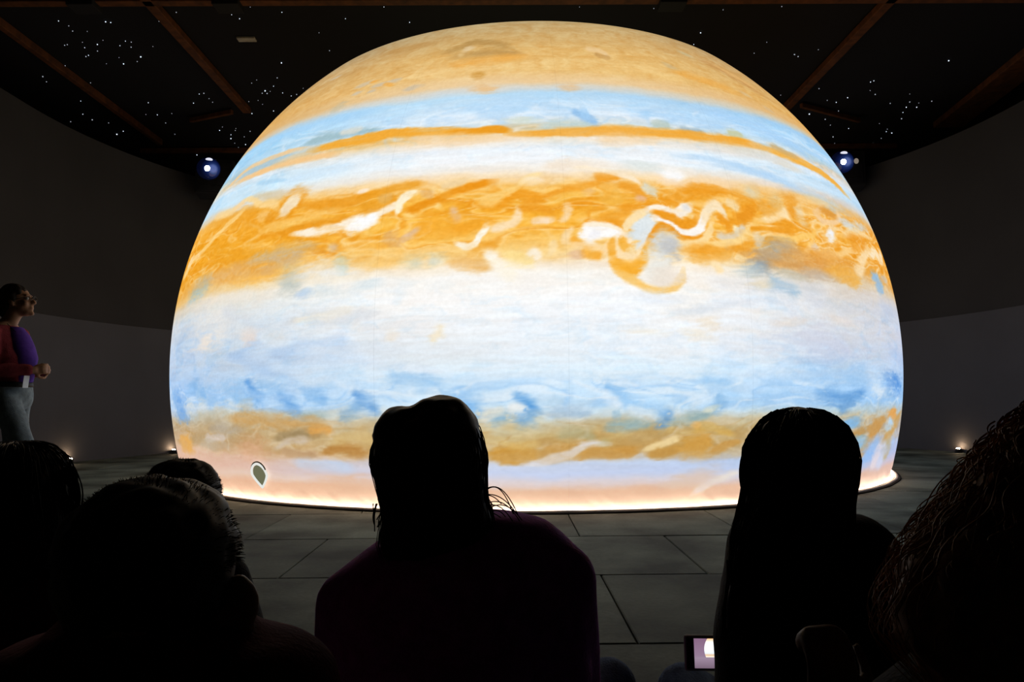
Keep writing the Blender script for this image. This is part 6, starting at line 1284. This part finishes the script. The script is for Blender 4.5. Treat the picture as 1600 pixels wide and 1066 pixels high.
# long haired person at the left edge
hr5 = [(z, cx, 1.34+dy, hw, d) for (z, cx, hw), dy, d in zip([(0.82, -0.852, 0.017), (0.817, -0.853, 0.037), (0.81, -0.851, 0.054), (0.787, -0.851, 0.075), (0.758, -0.85, 0.088), (0.733, -0.849, 0.093), (0.709, -0.847, 0.098), (0.687, -0.846, 0.102), (0.654, -0.849, 0.101)], (0, 0, 0, 0, -.004, -.01, -.015, -.02, -.026), (.02, .045, .065, .09, .105, .102, .092, .082, .07))]
hr5 += [(.615, -.852, 1.305, .085, .050), (.580, -.855, 1.300, .055, .03)]


def loose5(rings):
    g = strands(rings, 220, 15, lift=.004, jitter=.006); rr = random.Random(9)
    for i in range(24):
        x0 = -.755+rr.uniform(-.012, .012)
        l_ = rr.uniform(.08, .126); g.tube([(x0+.016*math.sin(t*2.6), 1.335, .775-l_*t) for t in np.linspace(0, 1, 10)], .0011, 4)
    return g


P5, mw5 = seated('person', 'person with long dark hair in a red top, at the lower left edge', (-.851, 1.35, .684), hr5,
       [(.625, -.855, .09), (.605, -.855, .125), (.585, -.856, .16), (.555, -.857, .19), (.50, -.857, .205), (.44, -.857, .205), (.38, -.857, .20)],
       ((-1.13, 1.64, .19), (-.59, 1.64, .19)), ((-.83, 1.70, .08), (-.88, 1.63, .075)),
       [((-.70, 1.37, .51), (-.675, 1.45, .34), (-.76, 1.66, .29), (-.5, .8, -.2), (0, -.2, -1), 1), ((-1.01, 1.37, .51), (-1.04, 1.45, .34), (-.95, 1.66, .29), (.5, .8, -.2), (0, -.2, -1), -1)],
       ('skin', 'hair_black', 'maroon', 'jeans'), (-.857, 1.41), cy=1.37, depth=.12, loose=loose5)

# curly haired person at the right edge, close to the camera
hr6 = [(z, cx+.006+.018*min(1, max(0, (z-.72)/.09)), .655+dy, max(.01, hw-.008-.010*min(1, max(0, (z-.72)/.08))*min(1, hw/.08)), d*.82) for (z, cx, hw), dy, d in zip([(0.892, 0.488, 0.011), (0.888, 0.489, 0.029), (0.88, 0.487, 0.044), (0.87, 0.486, 0.058), (0.858, 0.484, 0.073), (0.847, 0.482, 0.084), (0.832, 0.479, 0.095), (0.819, 0.477, 0.105), (0.8, 0.474, 0.119), (0.783, 0.471, 0.132), (0.767, 0.47, 0.143), (0.754, 0.467, 0.153), (0.735, 0.465, 0.158), (0.712, 0.463, 0.162), (0.692, 0.46, 0.163)], (0, 0, 0, 0, 0, 0, 0, 0, -.004, -.008, -.012, -.016, -.02, -.024, -.028), (.012, .028, .045, .06, .075, .086, .098, .106, .112, .115, .115, .112, .108, .10, .09))]
hr6 += [(.655, .470, .625, .132, .070), (.610, .468, .622, .112, .055), (.570, .452, .620, .09, .04)]
P6, mw6 = seated('person', 'person with big curly brown hair, nearest at the lower right edge', (.487, .665, .754), hr6,
       [(.665, .470, .09), (.645, .470, .13), (.622, .470, .165), (.59, .470, .19), (.53, .47, .205), (.46, .47, .205), (.40, .47, .20)],
       ((.17, 1.02, .19), (.78, 1.04, .19)), ((.53, 1.12, .08), (.43, 1.05, .075)),
       [((.31, .68, .545), (.33, .80, .36), (.350, .84, .545), (.02, .12, 1), (-.1, 1, 0), 1), ((.63, .68, .545), (.66, .76, .34), (.57, .94, .28), (-.5, .8, -.2), (0, -.2, -1), 1)],
       ('skin_shaded', 'hair_brown', 'charcoal', 'jeans'), (.47, .73), cy=.675, depth=.12, hand_curl=1.55, hand_size=.8,
       loose=lambda rings: strands(rings, 560, 25, r=.0008, lift=.007, jitter=.012, curl=.0045), hair_noise=.012, hair_vox=.008)

# the phone the girl holds, showing a picture of the ball


def screen_mat():
    m, nt, out = new_mat('phone_picture')
    tc = nt.nodes.new('ShaderNodeTexCoord'); sp = nt.nodes.new('ShaderNodeSeparateXYZ'); nt.links.new(tc.outputs['Generated'], sp.inputs[0])

    def math_(op, a, b=None):
        n_ = nt.nodes.new('ShaderNodeMath'); n_.operation = op
        for i, v in enumerate((a, b)):
            if v is None: continue
            if isinstance(v, (int, float)): n_.inputs[i].default_value = v
            else: nt.links.new(v, n_.inputs[i])
        return n_.outputs[0]
    dx = math_('MULTIPLY', math_('SUBTRACT', sp.outputs['X'], .50), 1.97); dz = math_('MULTIPLY', math_('SUBTRACT', sp.outputs['Z'], .62), 1.0)
    rr = math_('SQRT', math_('ADD', math_('MULTIPLY', dx, dx), math_('MULTIPLY', dz, dz)))
    inside = math_('MULTIPLY', math_('LESS_THAN', rr, .62), math_('GREATER_THAN', sp.outputs['Z'], .37))
    ramp = nt.nodes.new('ShaderNodeValToRGB'); el = ramp.color_ramp.elements
    nt.links.new(sp.outputs['Z'], ramp.inputs['Fac'])
    el[0].position = .37; el[0].color = (1, .93, .82, 1); el[1].position = 1.0; el[1].color = (.95, .55, .22, 1)
    for pos, c in ((.44, (.75, .50, .28, 1)), (.52, (.80, .90, 1.0, 1)), (.68, (1, 1, 1, 1)), (.86, (1, 1, 1, 1))):
        e_ = el.new(pos); e_.color = c
    bg = nt.nodes.new('ShaderNodeValToRGB'); b = bg.color_ramp.elements
    nt.links.new(sp.outputs['Z'], bg.inputs['Fac'])
    b[0].position = .0; b[0].color = (.17, .115, .165, 1); b[1].position = .42; b[1].color = (.27, .18, .27, 1)
    e_ = b.new(.34); e_.color = (.30, .22, .30, 1); e_ = b.new(1.0); e_.color = (.22, .12, .20, 1)
    mx = nt.nodes.new('ShaderNodeMix'); mx.data_type = 'RGBA'
    nt.links.new(inside, mx.inputs['Factor']); nt.links.new(bg.outputs['Color'], mx.inputs['A']); nt.links.new(ramp.outputs['Color'], mx.inputs['B'])
    e = nt.nodes.new('ShaderNodeEmission'); e.inputs['Strength'].default_value = 1.15
    nt.links.new(mx.outputs['Result'], e.inputs['Color']); nt.links.new(e.outputs['Emission'], out.inputs['Surface'])
    return m


phone = thing('phone', 'phone in a grey case held sideways, its lit screen showing the ball', 'phone', (.465, 1.715, .327))
phone.rotation_euler = (-.16, .02, .0)


def pput(g_, name, m, par): o = g_.build(name, m, None, smooth=False); o.parent = par; return o


case = pput(Geo().box((0, .002, 0), (.156, .011, .0745), bevel=.005), 'case', M['phone_case'], phone)
pput(Geo().box((0, -.002, 0), (.149, .008, .0675), bevel=.003), 'body', M['phone_body'], phone)
pput(Geo().add([(-.058, -.0066, -.0305), (.062, -.0066, -.0305), (.062, -.0066, .0305), (-.058, -.0066, .0305)], [(0, 1, 2, 3)]), 'screen', screen_mat(), phone)
pput(Geo().box((-.066, -.0058, 0), (.0025, .0012, .010), bevel=.0003), 'speaker', M['metal_dark'], phone)
pput(Geo().box((.02, .001, -.0375), (.022, .005, .0022), bevel=.0006), 'button', M['metal_dark'], phone)

# ------------------------------------------------------------------ the standing woman
SX, SY = -3.42, 5.348
P7 = thing('person', 'standing person in dark red cardigan and pale jeans looking up at the ball', 'person', (SX, SY, 0))
mw7 = hmat((SX-.005, SY, 1.600), -math.pi/2+.12, .20, 0, .99)
body = Geo(); add_head(body, mw7, True, Vector((SX-.075, SY, 1.425)))
tors = [(1.47, SX-.075, SY, .050, .060), (1.43, SX-.078, SY, .065, .13), (1.38, SX-.075, SY, .090, .165), (1.30, SX-.062, SY, .112, .165), (1.20, SX-.035, SY, .130, .155), (1.12, SX-.030, SY, .120, .145), (1.03, SX-.032, SY, .122, .150), (.95, SX-.040, SY, .125, .160), (.88, SX-.040, SY, .115, .155)]
body.loft([(z, a, b_, rx*.86, ry*.88) for z, a, b_, rx, ry in tors])
arms7 = []
for s in (-1, 1):
    sh = Vector((SX-.08, SY+s*.165, 1.37)); el_ = Vector((SX-.045, SY+s*.215, 1.115)); wr7 = Vector((SX+.165, SY+s*.075, 1.115))
    arms7.append((sh, el_, wr7))
    body.chain([sh, sh.lerp(el_, .5), el_, el_.lerp(wr7, .5), wr7], [.045, .042, .036, .032, .024])
    add_hand(body, wr7, (.55, -s*.75, .12), (-.55, -s*.75, .0), -s, .75, .95)
legs7 = [((SX-.02, SY-.085, .93), (SX+.150, SY-.085, .55), (SX+.300, SY-.085, .12)), ((SX-.04, SY+.085, .93), (SX-.045, SY+.085, .53), (SX-.225, SY+.085, .13))]
for h_, k_, a_ in legs7:
    h_, k_, a_ = Vector(h_), Vector(k_), Vector(a_); body.chain([h_, h_.lerp(k_, .5), k_, k_.lerp(a_, .35), a_], [.080, .068, .050, .050, .034])
body.fuse('body', M['skin_dark'], P7, .0075, 3); add_eyes(P7, mw7)
cg = Geo(); cg.loft([(z, a, b_, rx, ry) for z, a, b_, rx, ry in tors[1:7]])
for sh, el_, wr7 in arms7: cg.chain([sh, sh.lerp(el_, .5), el_, el_.lerp(wr7, .5), el_.lerp(wr7, .88)], [.064, .060, .054, .047, .040])
cg.fuse('cardigan', M['cardigan'], P7, .011, 5, noise=.006, nscale=12)
vt = Geo()
vt.loft([(1.42, SX-.030, SY, .062, .060), (1.36, SX+.004, SY, .075, .085), (1.28, SX+.030, SY, .085, .095), (1.20, SX+.050, SY, .090, .095), (1.12, SX+.040, SY, .085, .090), (1.03, SX+.020, SY, .088, .10)])
vt.fuse('inner_top', M['violet'], P7, .011, 4)
jn = Geo(); jn.loft([(1.04, SX-.032, SY, .120, .148), (.96, SX-.036, SY, .135, .170), (.90, SX-.036, SY, .128, .168), (.84, SX-.03, SY, .10, .15)])
for h_, k_, a_ in legs7:
    h_, k_, a_ = Vector(h_), Vector(k_), Vector(a_); jn.chain([h_, h_.lerp(k_, .5), k_, k_.lerp(a_, .5), k_.lerp(a_, .94)], [.094, .083, .064, .062, .058])
jn.fuse('jeans', M['jeans_pale'], P7, .011, 5, noise=.004, nscale=18)
shoes(P7, [legs7[0][2], legs7[1][2]], [(1, 0, 0), (1, 0, 0)])
Geo().loft([(1.035, SX-.032, SY, .127, .155), (1.0, SX-.033, SY, .132, .160)], 40).build('belt', M['shoe'], P7)
hh = Geo(); hl = Geo()
hl.ell((0, -.022, .045), (.084, .098, .092)); hl.ell((0, -.070, .000), (.072, .060, .080)); hl.ell((0, -.095, -.050), (.055, .040, .055)); hl.ell((.072, -.01, .02), (.016, .03, .05)); hl.ell((-.072, -.01, .02), (.016, .03, .05))
hh.add([mw7 @ Vector(p) for p in hl.v], hl.f)
hh.fuse('hair', M['hair_dark'], P7, .008, 3, noise=.005, nscale=40)
gl = Geo()
for sx in (-1, 1):
    pts = [(sx*.032+.022*math.cos(a), .104, .004+.016*math.sin(a)) for a in np.linspace(0, 2*math.pi, 19)]
    gl.tube([mw7 @ Vector(p) for p in pts], .0022, 6); gl.tube([mw7 @ Vector(p) for p in ((sx*.054, .104, .008), (sx*.076, .06, .006), (sx*.082, -.01, .0))], .002, 6)
gl.tube([mw7 @ Vector(p) for p in ((-.010, .106, .006), (.010, .106, .006))], .002, 6)
gl.build('glasses', M['glasses'], P7)
Geo().box((SX+.128, SY-.085, 1.035), (.004, .060, .085), Matrix.Rotation(-.02, 3, 'Z') @ Matrix.Rotation(.12, 3, 'Y'), bevel=.0012).build('badge', M['card'], P7, smooth=False)
Geo().tube([(SX+.100, SY-.055, 1.075), (SX+.098, SY-.05, 1.20), (SX+.05, SY-.06, 1.36), (SX-.03, SY-.065, 1.44)], .0025, 6).build('lanyard', M['shoe'], P7)
